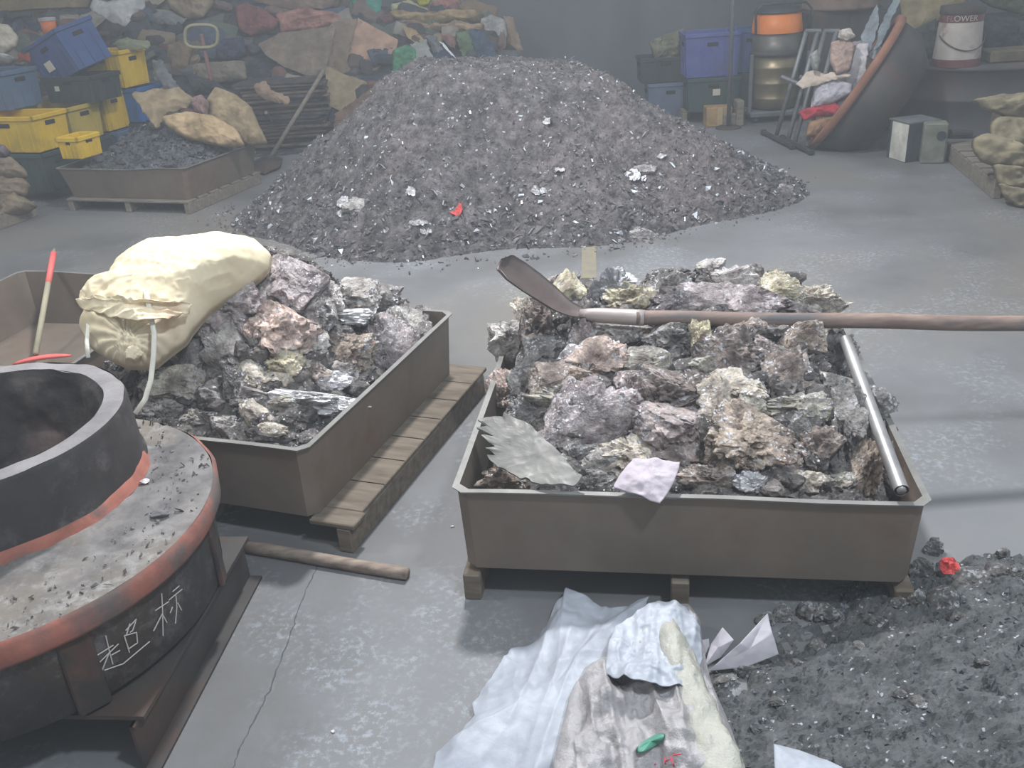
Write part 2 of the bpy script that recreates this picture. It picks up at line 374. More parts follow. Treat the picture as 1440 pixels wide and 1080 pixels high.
# ------------------------------------------------------------------ trays and pallets
def pallet(name, c, wd, dp, h, rot, label, group=None, M=M_wood, nb=7, ns=3, over=0.0, inset=0.0, bw=.8):
    """stringer pallet: boards run along local x, stringers along local y"""
    t = thing(name, label, 'pallet', (c[0], c[1], 0), rot, group); bt = .018
    for i in range(ns):
        x = -wd / 2 + .025 + (wd - .05) * i / (ns - 1)
        g = G(); g.box((x, 0, (h - bt) / 2), (.05, dp, h - bt), bev=.004); g.go('stringer', M, t, local=True)
    for i in range(nb):
        y = -dp / 2 + .05 + inset + (dp - .1 - inset) * i / (nb - 1)
        g = G(); g.box((0, y, h - bt / 2), (wd + over * 2, min(.17, dp / nb * bw), bt - .001), bev=.003); g.go('deck_board', M, t, local=True)
    return t
def steel_tray(name, c, wd, dp, z0, z1, rot, label, inset=.03, group=None, warp=.006, seed=0):
    t = thing(name, label, 'metal tray', (c[0], c[1], z0), rot, group); H = z1 - z0; th = .006
    def loop(ix, z, n=14, rad=.03):
        hx, hy = wd / 2 - ix, dp / 2 - ix; P = []
        C = [(-hx, -hy), (hx, -hy), (hx, hy), (-hx, hy)]
        for k in range(4):
            a = np.array(C[k]); b = np.array(C[(k + 1) % 4]); d = (b - a) / np.linalg.norm(b - a)
            for s in np.linspace(0, 1, n, endpoint=False):
                q = a + d * (rad + s * (np.linalg.norm(b - a) - 2 * rad) * 1.0) if s > 0 else a + d * rad
                P.append((q[0], q[1], z))
            P.append((*(b - d * rad * .9), z))
        return P
    prof = [(inset, 0), (0.0, H - .004), (-.010, H), (-.012, H + .006), (th, H + .006), (inset + th, th)]
    loops = [np.array(loop(ix, z)) for ix, z in prof]; n = len(loops[0])
    wv = warp * vn(np.c_[loops[1][:, :2] * 2.2, np.zeros(n) + seed], seed)
    for i in (1, 2, 3, 4): loops[i][:, 2] += wv * 1.2; loops[i][:, 0] += wv * (np.abs(loops[i][:, 0]) > wd / 2 - .05); loops[i][:, 1] += wv * (np.abs(loops[i][:, 1]) > dp / 2 - .05)
    V = np.vstack([loops[0], loops[1]]); F = [(k, (k + 1) % n, n + (k + 1) % n, n + k) for k in range(n)] + [tuple(range(n))[::-1]]
    V2 = np.vstack([loops[4], loops[5]]); o = len(V); F += [(o + k, o + (k + 1) % n, o + n + (k + 1) % n, o + n + k) for k in range(n)] + [tuple(range(o + n, o + 2 * n))]
    mk('tray_body', np.vstack([V, V2]), F, M_tray, t, local=True)
    V = np.vstack([loops[1], loops[2], loops[3], loops[4]]); F = [(r * n + k, r * n + (k + 1) % n, (r + 1) * n + (k + 1) % n, (r + 1) * n + k) for r in range(3) for k in range(n)]
    r = mk('rim', V, F, M_rim, t, local=True); return t
def loc2w(c, rot, x, y, z=0):
    ca, sa = math.cos(rot), math.sin(rot); return np.array([c[0] + x * ca - y * sa, c[1] + x * sa + y * ca, z])
def w2loc(c, rot, X, Y):
    ca, sa = math.cos(rot), math.sin(rot); dx, dy = X - c[0], Y - c[1]; return dx * ca + dy * sa, -dx * sa + dy * ca
ZR, ZB = .36, .106
# right tray (B)
b0, b1 = at(638, 695, ZR), at(1306, 710, ZR); rB = math.atan2(b1[1] - b0[1], b1[0] - b0[0]); wB = float(np.linalg.norm(b1 - b0)); dB = 1.22
cB = loc2w((b0[0], b0[1]), rB, wB / 2, dB / 2)
pallet('wooden_pallet', cB + (0, 0, 0), wB - .0, dB, ZB, rB, 'wooden pallet under the right steel tray, nearest one with three stringer ends showing', inset=.12)
steel_tray('steel_tray', cB, wB, dB, ZB + .001, ZR, rB, 'brown steel tray in front right, heaped with brownish dross lumps under a long shovel', seed=1, inset=.012, warp=.009)
# left tray (A)
a0, a2 = at(427, 634, ZR), at(634, 441, ZR); rA = math.atan2(a2[1] - a0[1], a2[0] - a0[0]) - math.pi / 2; dA = float(np.linalg.norm(a2 - a0)); wA = 1.06
cA = loc2w((a0[0], a0[1]), rA, -wA / 2, dA / 2)
cAp = loc2w((a0[0], a0[1]), rA, -wA / 2 + .065, dA / 2 + .01)
pallet('wooden_pallet', cAp, wA + .10, dA + .02, ZB, rA, 'wooden pallet sticking out on the right below the tray with the cream sack', bw=1.06, inset=.12)
bb_ = [o for o in bpy.data.objects if o.name.startswith('wooden_pallet')][-1]
g = G(); g.box((wA / 2 + .05 - .065, -(dA + .02) / 2 + .042, ZB - .009), (.16, .082, .017), bev=.003); g.go('deck_board', M_wood, bb_, local=True)
steel_tray('steel_tray', cA, wA, dA, ZB + .001, ZR, rA, 'brown steel tray at left centre, loaded with grey lumps and a cream sack', seed=2, inset=.014)
# empty tray (D)
d0, d1 = at(28, 384, .28), at(175, 386, .28); rD = math.radians(-14); wD, dD = 1.12, 1.15
cD = loc2w((d0[0], d0[1]), rD, wD / 2, -dD / 2)
tD = steel_tray('steel_tray', cD, wD, dD, .002, .28, rD, 'empty steel tray on the floor behind the round mould, with a pole standing in it', seed=3)
# far tray (C)
c0, c1 = at(258, 239, .34), at(79, 237, .34); rC = math.atan2(c0[1] - c1[1], c0[0] - c1[0]); wC = float(np.linalg.norm(c0 - c1)); dC = 1.0
cC = loc2w((c0[0], c0[1]), rC, -wC / 2, dC / 2)
pallet('wooden_pallet', cC, wC - .04, dC, .10, rC, 'wooden pallet under the far left steel tray full of dark slag chips', M=M_greywood)
steel_tray('steel_tray', cC, wC, dC, .101, .34, rC, 'far left steel tray full of dark slag chips beside yellow crates', seed=4, inset=.04)

# ------------------------------------------------------------------ dross mounds and lumps
def smooth(t): t = np.clip(t, 0, 1); return t * t * (3 - 2 * t)
def moundB(X, Y, lift=0.):
    u, v = w2loc(cB, rB, X, Y); u = u / (wB / 2); v = v / (dB / 2)
    e = smooth((1.08 - np.abs(u)) / .5) * smooth((v + 1) / 1.0) * smooth((1.02 - v) / .16)
    h = .245 + .25 * e + .085 * smooth((v + .2) / 1.) * (np.abs(u) < 1)
    h = h + .02 * vn(xyz(X, Y) * 7, 3).reshape(np.shape(X)) + lift * (.3 + .7 * e)
    return np.where((np.abs(u) < .965) & (np.abs(v) < .965), h, 0)
def moundA(X, Y, lift=0.):
    u, v = w2loc(cA, rA, X, Y); u = u / (wA / 2); v = v / (dA / 2)
    e = smooth((1 - u) / .95) * smooth((v + 1.0) / 1.25) * smooth((1.05 - v) / .5)
    h = .24 + .42 * e + .0 * v
    h = h + .02 * vn(xyz(X, Y) * 7, 5).reshape(np.shape(X)) + lift * (.3 + .7 * e)
    return np.where((np.abs(u) < .96) & (np.abs(v) < .965), h, 0)
def rubble(name, c, rot, wd, dp, hf, label, n, seed, m1, size=(.012, .05), nl=170):
    u, v = np.meshgrid(np.linspace(-.955, .955, 110), np.linspace(-.955, .955, 110)); u = u.ravel() * wd / 2; v = v.ravel() * dp / 2
    P = np.stack([c[0] + u * math.cos(rot) - v * math.sin(rot), c[1] + u * math.sin(rot) + v * math.cos(rot)], 1)
    Z = hf(P[:, 0], P[:, 1]) + .014 * fbm(np.c_[P * 22, np.zeros(len(P))], 3, seed); V = np.c_[P, Z].tolist(); F = []
    for j in range(109):
        for i in range(109): a = j * 110 + i; F.append((a, a + 1, a + 111, a + 110))
    rs = np.random.RandomState(seed); uu = rs.uniform(-.93, .93, n) * wd / 2; vv = rs.uniform(-.93, .93, n) * dp / 2
    Q = np.stack([c[0] + uu * math.cos(rot) - vv * math.sin(rot), c[1] + uu * math.sin(rot) + vv * math.cos(rot), uu * 0], 1); Q[:, 2] = hf(Q[:, 0], Q[:, 1]) + .004
    sv, sf = shards(Q, size[0] + (size[1] - size[0]) * rs.rand(n) ** 2.5, seed, .7); o = len(V); V += sv.tolist(); F += [tuple(i + o for i in f) for f in sf]
    for q in range(nl):
        x_, y_ = rs.uniform(-.9, .9) * wd / 2, rs.uniform(-.9, .9) * dp / 2; X_ = c[0] + x_ * math.cos(rot) - y_ * math.sin(rot); Y_ = c[1] + x_ * math.sin(rot) + y_ * math.cos(rot); sz_ = rs.uniform(.035, .085)
        lv, lf = lump_shape(seed * 100 + q, sz_ * rs.uniform(.8, 1.4), sz_, sz_ * .8, 3); lv = lv + (X_, Y_, float(hf(np.array([X_]), np.array([Y_]))[0]) + sz_ * .15); o = len(V); V += lv.tolist(); F += [tuple(i + o for i in f) for f in lf]
    b = mk(name, V, F, m1); return setp(b, label, 'rubble', kind='stuff')
rubble('dross_rubble', cB, rB, wB - .05, dB - .05, moundB, 'fine dark dross rubble filling the gaps in the right tray', 2200, 11, M_rubble)
rubble('dross_rubble', cA, rA, wA - .05, dA - .05, moundA, 'fine grey dross rubble filling the gaps in the left tray with the sack', 2200, 12, M_rubble)
CN = {'beige': (206, 194, 170), 'pale': (236, 228, 204), 'yellow': (214, 204, 146), 'brown': (140, 116, 104), 'dbrown': (112, 92, 88), 'grey': (150, 148, 148),
      'dgrey': (104, 104, 108), 'purple': (150, 134, 146), 'pink': (226, 180, 164), 'white': (235, 235, 235), 'olive': (160, 158, 140), 'lgrey': (190, 188, 192), 'rust': (156, 128, 104), 'orange': (214, 160, 110), 'pbrown': (142, 118, 122)}
CW = {'beige': 'beige', 'pale': 'pale cream', 'yellow': 'yellowish', 'brown': 'brown', 'dbrown': 'dark brown', 'grey': 'grey', 'dgrey': 'dark grey', 'purple': 'purplish grey', 'pink': 'pink and cream', 'white': 'whitish',
      'olive': 'olive grey', 'lgrey': 'light grey', 'rust': 'rusty brown', 'orange': 'orange', 'pbrown': 'reddish purple'}
USED = {}
def tone(c, k=1.):
    m_ = sum(c) / 3; c = tuple(m_ * .45 + v * .55 for v in c); c = tuple(v * .72 + 60 for v in c); return tuple(min(1, v * k) for v in srgb(c)[:3]) + (1,)
def lump_label(colname, pw, ph, x, y, tray, x0, x1, y0, y1):
    s = 'huge' if pw * ph > 5500 else 'large' if pw * ph > 2600 else 'medium' if pw * ph > 1400 else 'small'
    sh = 'flat' if pw > 2.6 * ph else 'upright' if ph > 1.5 * pw else 'wide' if pw > 1.6 * ph else 'rough'
    fx = (x - x0) / (x1 - x0); fy = (y - y0) / (y1 - y0)
    hx = ['left side', 'left centre', 'middle', 'right centre', 'right side'][int(min(4, max(0, fx * 5)))]
    hy = ['very back', 'towards back', 'midway back', 'towards front', 'very front'][int(min(4, max(0, fy * 5)))]
    return f'{s} {sh} {CW[colname]} dross lump, {hx} of {tray}, {hy}'
def add_lump(x, y, pw, ph, cn, hf, seed, tray, box, dz=1., spiky=0., kind=None, facets=None, near=None):
    H = hit(x, y + ph * .28, lambda X, Y: hf(X, Y, .0))
    if H[2] < .12:      # the ray passes over the heap: take its nearest point above the tray
        d_ = ray(x, y + ph * .28); P_ = CAM + np.arange(1.2, 7, .012)[:, None] * d_; h_ = hf(P_[:, 0], P_[:, 1], .0); gap = np.where(h_ > .1, P_[:, 2] - h_, 99)
        k_ = int(np.argmin(gap)); H = P_[k_] if gap[k_] < 90 else at(x, y + ph * .28, .37)
    s = pxm(H); sx, sy = pw * s, ph * s
    dep = (sx + sy) * .5 * dz
    k = 6 if max(pw, ph) > 80 else 5 if max(pw, ph) > 34 else 4
    P, F = lump_shape(seed, sx * 1.32, dep * 1.1, sy * 1.38, k, 1.25, facets if facets is not None else 5, spiky)
    # turn so that local x -> picture right, z -> picture up, kept mostly upright
    R = np.stack([RT, FW, UP], 0); W = P @ R
    c = CAM + ray(x, y) * ((H - CAM) @ FW) 
    c = c + FW * dep * .12
    lb = lump_label(cn, pw, ph, x, y, tray, *box)
    if lb in USED:
        USED[lb] += 1; lb2 = lb.replace(' dross', [' broken dross', ' pitted dross', ' tilted dross', ' wedged dross'][min(3, USED[lb] - 1)])
    else: USED[lb] = 0; lb2 = lb
    o = mk('dross_lump', W + c, F, M_drosslight if kind == 'skin' else M_dross, smooth=False, color=tone(CN[cn], 1.55))
    setp(o, lb2, 'dross lump', 'dross lumps in ' + tray); return o
LB = [  # x, y, w, h, colour, opts
 (799, 412, 42, 42, 'yellow'), (773, 407, 44, 26, 'brown'), (764, 464, 60, 54, 'dbrown'), (725, 478, 48, 52, 'lgrey'), (742, 442, 36, 34, 'beige'),
 (821, 476, 30, 44, 'pbrown'), (852, 508, 72, 44, 'pink'), (858, 414, 56, 40, 'dgrey'), (873, 398, 40, 24, 'white'), (893, 424, 62, 34, 'yellow'),
 (940, 414, 62, 40, 'dgrey'), (873, 470, 70, 34, 'grey'), (914, 464, 36, 26, 'orange'), (945, 478, 62, 44, 'dgrey'), (918, 512, 66, 42, 'olive'), (985, 482, 32, 46, 'yellow'),
 (768, 500, 56, 40, 'dgrey'), (803, 508, 36, 28, 'lgrey'), (744, 534, 46, 40, 'grey'), (710, 551, 38, 36, 'pink'), (778, 542, 62, 48, 'brown'), (812, 534, 44, 30, 'rust'),
 (884, 542, 44, 34, 'pbrown'), (805, 562, 84, 28, 'olive'), (827, 594, 108, 72, 'purple'), (938, 556, 86, 62, 'dbrown'), (950, 602, 78, 66, 'pbrown'), (1000, 516, 40, 30, 'olive'),
 (1003, 380, 32, 24, 'grey'), (1035, 396, 54, 36, 'lgrey'), (993, 422, 96, 44, 'purple'), (1053, 426, 70, 40, 'purple'), (1090, 408, 46, 34, 'yellow'), (1147, 430, 72, 36, 'beige'),
 (1043, 470, 60, 30, 'brown'), (1028, 498, 76, 50, 'dbrown'), (1127, 480, 72, 34, 'rust'), (1078, 496, 32, 38, 'pbrown'), (1172, 500, 50, 46, 'dgrey'), (1113, 532, 62, 48, 'brown'), (1173, 541, 46, 30, 'pale'),
 (1038, 544, 86, 34, 'beige'), (1132, 570, 76, 28, 'olive'), (1013, 576, 50, 54, 'beige'), (1058, 576, 44, 36, 'olive'), (1046, 624, 106, 86, 'rust'), (1123, 604, 46, 46, 'dgrey'), (1150, 636, 54, 48, 'brown'),
 (1140, 682, 40, 30, 'beige'), (1178, 682, 38, 28, 'olive'), (1194, 606, 38, 96, 'dgrey'), (1220, 658, 38, 62, 'rust'), (1230, 610, 40, 54, 'grey'), (1240, 566, 28, 34, 'dgrey'),
 (1000, 676, 62, 34, 'brown'), (1062, 682, 46, 26, 'lgrey'), (1098, 664, 44, 36, 'dbrown'), (970, 672, 24, 24, 'pale'), (716, 672, 56, 34, 'rust'), (765, 625, 46, 38, 'purple'),
 (812, 648, 42, 34, 'dgrey'), (846, 650, 46, 34, 'grey'), (892, 640, 62, 40, 'beige'), (904, 610, 10, 26, 'white'), (882, 604, 28, 32, 'lgrey'), (944, 642, 56, 40, 'dbrown'), (836, 676, 44, 20, 'grey'), (796, 668, 32, 26, 'dgrey'),
 (745, 580, 44, 36, 'dgrey'), (1247, 660, 26, 60, 'dgrey'), (985, 546, 40, 40, 'dbrown')]
SKIN = {(858, 414), (873, 398), (904, 610), (1062, 682), (803, 508)}
bxB = (690, 1270, 370, 700)
for i, (x, y, w_, h_, cn) in enumerate(LB):
    add_lump(x, y, w_, h_, cn, moundB, 100 + i, 'right tray', bxB, kind='skin' if (x, y) in SKIN else None, spiky=.25 if y < 425 else 0)
LA = [(407, 398, 84, 60, 'purple'), (323, 430, 84, 62, 'purple'), (312, 464, 60, 34, 'grey'), (463, 420, 34, 38, 'lgrey'), (499, 418, 62, 40, 'grey'), (534, 426, 52, 42, 'dgrey'), (493, 446, 76, 20, 'white'),
 (388, 466, 78, 64, 'pink'), (427, 480, 50, 46, 'pale'), (357, 466, 30, 32, 'pink'), (444, 444, 54, 44, 'dgrey'), (318, 498, 58, 54, 'grey'), (398, 515, 54, 34, 'yellow'), (428, 509, 26, 20, 'beige'),
 (387, 535, 50, 32, 'beige'), (487, 502, 56, 46, 'rust'), (544, 494, 62, 70, 'purple'), (570, 468, 60, 52, 'grey'), (590, 456, 30, 34, 'purple'), (467, 478, 34, 26, 'brown'), (264, 540, 78, 40, 'olive'),
 (350, 530, 36, 32, 'beige'), (328, 545, 30, 44, 'dgrey'), (350, 560, 58, 38, 'grey'), (394, 570, 42, 34, 'olive'), (433, 566, 92, 30, 'white'), (461, 538, 50, 24, 'lgrey'), (360, 587, 42, 30, 'beige'),
 (378, 605, 38, 24, 'beige'), (318, 602, 40, 28, 'grey'), (268, 592, 36, 22, 'olive'), (238, 574, 34, 24, 'grey'), (212, 576, 30, 20, 'grey'), (294, 588, 28, 22, 'dgrey'), (441, 522, 42, 30, 'brown'),
 (495, 536, 26, 22, 'dgrey'), (262, 506, 54, 44, 'dgrey'), (520, 462, 40, 32, 'dgrey'), (294, 560, 40, 30, 'dgrey'), (416, 590, 34, 26, 'dgrey'), (475, 520, 30, 26, 'grey'), (240, 556, 34, 26, 'dgrey'), (365, 425, 40, 34, 'grey')]
bxA = (200, 610, 360, 620)
for i, (x, y, w_, h_, cn) in enumerate(LA):
    add_lump(x, y, w_, h_, cn, moundA, 300 + i, 'left tray', bxA, kind='skin' if (x, y) in {(493, 446), (433, 566), (461, 538)} else None)

# ------------------------------------------------------------------ cream sack lying across the left tray
P0 = at(240, 470, .56); nS = np.array([.15, -.62, .77])
nS = nS / np.linalg.norm(nS); P0 = atY(245, 440, 3.0)
out = [(111, 424), (122, 408), (148, 402), (163, 375), (188, 356), (212, 346), (262, 344), (325, 335), (362, 341), (384, 362), (380, 380), (352, 404), (322, 422), (300, 436), (286, 450), (272, 466), (262, 482), (240, 498), (214, 519), (178, 518), (150, 505), (126, 488), (112, 462), (120, 444)]
B3 = [onplane(x, y, P0, nS) for x, y in out]
M_sack = mat('cream_woven_sack', (196, 180, 146), (230, 216, 188), rough=.8, scale=3.2, detail=6, contrast=(.3, .62), bump=.2, bscale=240, bdist=.001, c3=(176, 132, 98), c3scale=3.4, c3pos=(.58, .74))
tS = thing('woven_sack', 'bulging cream woven sack with a folded mouth, lying across the left tray', 'sack', P0)
cx = onplane(235, 412, P0, nS)
V, F = pillow(B3, nS, .17, .13, rings=64, seg=260, wr=.008, wscale=6, seed=4, power=.55, center=cx)
V = np.array(V)
# pleats radiating from the tied knot
kn = onplane(188, 496, P0, nS); d = V - kn; rr = np.linalg.norm(d, axis=1); e1 = np.cross(nS, [0, 0, 1.]); e1 /= np.linalg.norm(e1); e2 = np.cross(nS, e1)
ang = np.arctan2(d @ e2, d @ e1); V = V + ((.009 * np.exp(-((rr - .10) / .11) ** 2) * np.sin(ang * 19 + 4 * vn(V * 9, 2)) + .006 * (ridge(V * 22, 2, 8) - .3))[:, None] * nS) * (((V - cx) @ nS) > 0)[:, None]
mk('sack_body', V, F, M_sack, tS, smooth=True)
# folded flap of the mouth: a ruffled roll running along the front edge
fp = [(113, 424), (140, 430), (168, 433), (200, 436), (232, 433), (262, 436)]
def on_sack(x, y, off=0.): 
    d_ = ray(x, y); Pw = onplane(x, y, P0, nS); return Pw
def frontof(x, y, k): return onplane(x, y, P0 + nS * k, nS)
V, F = sheet([frontof(x, y, k) for x, y, k in ((108, 421, .09), (135, 414, .14), (165, 415, .18), (200, 420, .20), (235, 424, .19), (270, 428, .14), (264, 441, .13), (232, 448, .18), (200, 451, .195), (168, 446, .175), (138, 438, .13), (112, 432, .09))], nS, .008, 14, 13, bulge=.022, thick=.006, rings=24, seg=160, fold=(.9, .3, 0), foldamp=.020, jag=.003)
mk('folded_mouth', V, F, M_sack, tS, smooth=True)
V, F = sheet([frontof(x, y, .06) for x, y in ((110, 428), (112, 408), (124, 403), (140, 406), (128, 420), (118, 432))], nS, .006, 12, 3, bulge=.02, thick=.003)
mk('mouth_flap', V, F, M_sack, tS, smooth=True)
V, F = lump_shape(55, .05, .035, .05, 4, 1., 1); mk('knot', V + frontof(188, 497, .085), F, M_sack, tS, smooth=True)
M_strap = mat('white_strap', (196, 192, 180), (222, 218, 206), rough=.4, bump=.2, bscale=60)
def ribbon(name, pts, wdt, parent, M=M_strap):
    g = G(); g.tube(pts, wdt, 8, flat=.3); o = g.go(name, M, parent, smooth=True); o['label'] = 'pale tie strap'; return o
ribbon('strap', [frontof(205, 408, .165), frontof(208, 425, .178), frontof(212, 445, .165), frontof(217, 470, .145), frontof(216, 500, .12), frontof(212, 535, .10), frontof(204, 562, .07), frontof(190, 582, .06)], .0085, tS)
ribbon('strap', [frontof(124, 440, .05), frontof(124, 460, .07), frontof(122, 480, .075), frontof(124, 503, .07)], .007, tS)

# ------------------------------------------------------------------ round mould in front on the left
zd = .45; cd_ = np.array([-1.379, 2.04]); rd = .572; zr = .65; cr = np.array([-1.45, 2.19]); rr_ = .402
M_red = mat('red_oxide_rim', (132, 80, 68), (160, 102, 88), rough=.85, scale=9, detail=8, bump=.5, bscale=30, bdist=.005, c3=(98, 86, 82), c3scale=4, c3pos=(.44, .58))
M_disc = mat('ash_dusted_top', (84, 82, 82), (124, 120, 118), rough=.9, scale=11, detail=10, bump=.7, bscale=26, bdist=.008, c3=(116, 108, 99), c3scale=1.6, c3pos=(.5, .66), speck=(140, 138, 136), speckscale=22)
M_black = mat('sooty_black', (44, 40, 40), (64, 60, 60), rough=.75, scale=4, detail=8, bump=.4, bscale=24, bdist=.005, c3=(80, 66, 54), c3scale=1.7, c3pos=(.56, .7), spec=.35, speck=(104, 100, 100), speckscale=12)
M_crust = mat('ring_crust', (40, 38, 38), (66, 60, 58), rough=.85, scale=6, detail=10, bump=.8, bscale=18, bdist=.012, c3=(120, 100, 94), c3scale=2.4, c3pos=(.56, .72))
M_lip = mat('ring_lip', (112, 108, 108), (134, 130, 130), rough=.8, scale=9, detail=8, bump=.7, bscale=30, bdist=.008)
ZP = .155
tm = thing('round_mould', 'round black casting mould with red rim, raised ring and chalk characters on its side', 'casting mould', (cd_[0], cd_[1], ZP))
g = G(); g.lathe([(rd - .06, ZP), (rd - .035, ZP + .02), (rd - .03, zd - .07), (rd - .03, zd - .066)], (*cd_, 0), 128); g.lathe([(0, ZP), (rd - .06, ZP)], (*cd_, 0), 64); g.go('drum_side', M_black, tm, smooth=True)
g = G(); g.lathe([(rd - .032, zd - .07), (rd - .004, zd - .068), (rd + .002, zd - .058), (rd + .002, zd - .012), (rd - .008, zd - .002)], (*cd_, 0), 160)
V = np.array(g.V); V += .0035 * vn(V * 14, 5)[:, None] * np.array([1, 1, .6]); g.V = V.tolist(); g.go('rim_band', M_red, tm, smooth=True)
def disc_top(nr=70, na=200):
    V = []; F = []; 
    for i in range(nr + 1):
        r = (rd - .008) * (i / nr)
        for k in range(na): a = 2 * math.pi * k / na; V.append((cd_[0] + r * math.cos(a), cd_[1] + r * math.sin(a), zd - .002))
    V = np.array(V); V[:, 2] += .005 * fbm(V * 12, 3, 5) * (np.hypot(V[:, 0] - cd_[0], V[:, 1] - cd_[1]) < rd - .02)
    cr1 = np.abs(vn(V * 9, 44)); V[:, 2] -= .006 * (cr1 < .04)
    for i in range(nr):
        for k in range(na):
            p_ = V[i * na + k]
            if np.hypot(p_[0] - cr[0], p_[1] - cr[1]) > rr_ - .02: F.append((i * na + k, (i + 1) * na + k, (i + 1) * na + (k + 1) % na, i * na + (k + 1) % na))
    return V, F
V, F = disc_top(); mk('flange_top', V, F, M_disc, tm, smooth=True)
rt = thing('raised_ring', '', ''); COL.objects.unlink(rt); bpy.data.objects.remove(rt)
cm = (cr[0], cr[1], 0)
g = G(); g.lathe([(rr_ + .012, zd), (rr_ + .01, zd + .012), (rr_ + .003, zd + .03), (rr_, zr - .012), (rr_ - .006, zr)], cm, 140)
V = np.array(g.V); V += .003 * vn(V * 10, 8)[:, None]; g.V = V.tolist(); ring = g.go('raised_ring', M_black, tm, smooth=True)
g = G(); g.lathe([(rr_ + .004, zd + .026), (rr_ + .010, zd + .02), (rr_ + .014, zd + .008), (rr_ + .02, zd - .004)], cm, 140); V = np.array(g.V); V += .004 * vn(V * 12, 9)[:, None]; g.V = V.tolist(); g.go('red_seam', M_red, tm, smooth=True)
g = G(); g.lathe([(rr_ - .006, zr), (rr_ - .03, zr + .006), (rr_ - .06, zr + .001)], cm, 160); V = np.array(g.V); V += .004 * vn(V * 16, 10)[:, None]; g.V = V.tolist(); g.go('ring_lip', M_lip, tm, smooth=True)
g = G(); g.lathe([(rr_ - .06, zr + .001), (rr_ - .072, zr - .03), (rr_ - .10, zd + .02), (rr_ - .16, zd - .09), (.12, zd - .16), (0.001, zd - .18)], cm, 140)
# refine inner bowl
def bowl():
    pr = [(rr_ - .06, zr + .001), (rr_ - .072, zr - .03), (rr_ - .10, zd + .02), (rr_ - .16, zd - .09), (.12, zd - .16), (0.0, zd - .18)]
    s = np.linspace(0, 5, 60); R = np.interp(s, range(6), [p[0] for p in pr]); Z = np.interp(s, range(6), [p[1] for p in pr]); g = G(); g.lathe(list(zip(R, Z)), cm, 160)
    V = np.array(g.V); k = np.clip((zr - V[:, 2]) / .05, 0, 1); dd = .03 * fbm(V * 7, 4, 21) * k; dr = V[:, :2] - cr; dr /= np.linalg.norm(dr, axis=1)[:, None] + 1e-6
    V[:, :2] += dr * np.minimum(dd, .015)[:, None]; V[:, 2] += dd * .6 * (V[:, 2] < zd); g.V = V.tolist(); return g
bowl().go('bowl_lining', M_crust, tm, smooth=True)
# vertical pads welded to the drum side
for px_ in (85, 292):
    P = at(px_, 900 if px_ < 200 else 770, .28); a = math.atan2(P[1] - cd_[1], P[0] - cd_[0])
    g = G(); Rz = rotz(a); c_ = np.array([cd_[0], cd_[1], 0]) + Rz @ np.array([rd - .028, 0, .27]); g.box(c_, (.014, .075 if px_ < 200 else .05, .215), Rz, bev=.004); g.go('side_pad', mat('rust_pad', (70, 52, 46), (92, 66, 56), rough=.85, bump=.4, scale=9, c3=(50, 46, 44), c3scale=6, c3pos=(.48, .6)), tm)
# chalk characters (strokes bent round the drum)
M_chalk = mat('chalk', (196, 188, 184), (176, 168, 164), rough=.95, bump=0)
def drum_hit(x, y):
    d = ray(x, y); o = CAM[:2] - cd_; R = rd - .0285; A = d[0] ** 2 + d[1] ** 2; Bq = 2 * (o @ d[:2]); Cq = o @ o - R * R; t = (-Bq - math.sqrt(max(0, Bq * Bq - 4 * A * Cq))) / (2 * A); return CAM + d * t
def chalk(strokes):
    g = G()
    for s in strokes:
        pts = []
        for (x0, y0), (x1, y1) in zip(s[:-1], s[1:]):
            for t in np.linspace(0, 1, 6): pts.append(drum_hit((x0 + (x1 - x0) * t) / 3, 720 + (y0 + (y1 - y0) * t) / 3))
        pts = [p for i, p in enumerate(pts) if i == 0 or np.linalg.norm(p - pts[i - 1]) > 1e-4]
        g.tube(pts, .0016, 5)
    o = g.go('chalk_writing', M_chalk, tm); o['label'] = 'white chalk characters'
chalk([[(446, 522), (462, 590), (476, 642)], [(408, 606), (478, 562)], [(402, 652), (500, 556)], [(462, 590), (430, 670), (408, 722)], [(470, 604), (506, 584)], [(440, 668), (520, 640), (632, 546)],
       [(530, 500), (575, 452), (560, 500), (548, 508)], [(548, 470), (534, 516)], [(524, 522), (576, 508), (580, 552), (542, 578), (524, 522)], [(536, 560), (546, 592)],
       [(682, 344), (686, 420), (688, 522)], [(655, 416), (712, 378)], [(684, 430), (664, 470), (648, 502)], [(688, 436), (704, 466)], [(728, 336), (756, 312)], [(712, 372), (768, 326)], [(742, 352), (746, 402), (740, 470)], [(728, 400), (718, 426)], [(750, 384), (766, 414)]])
# ash crumbs on the flange
rs = np.random.RandomState(3); n = 260; aa = rs.uniform(-1.6, 1.2, n); r_ = rs.uniform(.40, .56, n); Q = np.c_[cd_[0] + r_ * np.cos(aa), cd_[1] + r_ * np.sin(aa), np.full(n, zd + .002)]
Q = Q[np.hypot(Q[:, 0] - cr[0], Q[:, 1] - cr[1]) > rr_ + .03]
V, F = shards(Q, .004 + .014 * np.random.RandomState(4).rand(len(Q)) ** 2, 4); setp(mk('ash_crumbs', V, F, M_disc), 'grey ash crumbs scattered on the flange of the round mould', 'ash', kind='stuff')
V, F = lump_shape(77, .03, .022, .010, 3); setp(mk('metal_splash', V + at(202, 677, zd + .004), F, M_drosslight, color=(1, .95, 1, 1)), 'tiny silvery splash of metal at the foot of the raised ring', 'metal scrap')
V, F = lump_shape(78, .05, .03, .018, 3); setp(mk('ash_flake', V + at(225, 722, zd + .006), F, M_chips), 'thin dark flake lying on the mould flange near its red rim', 'ash flake')

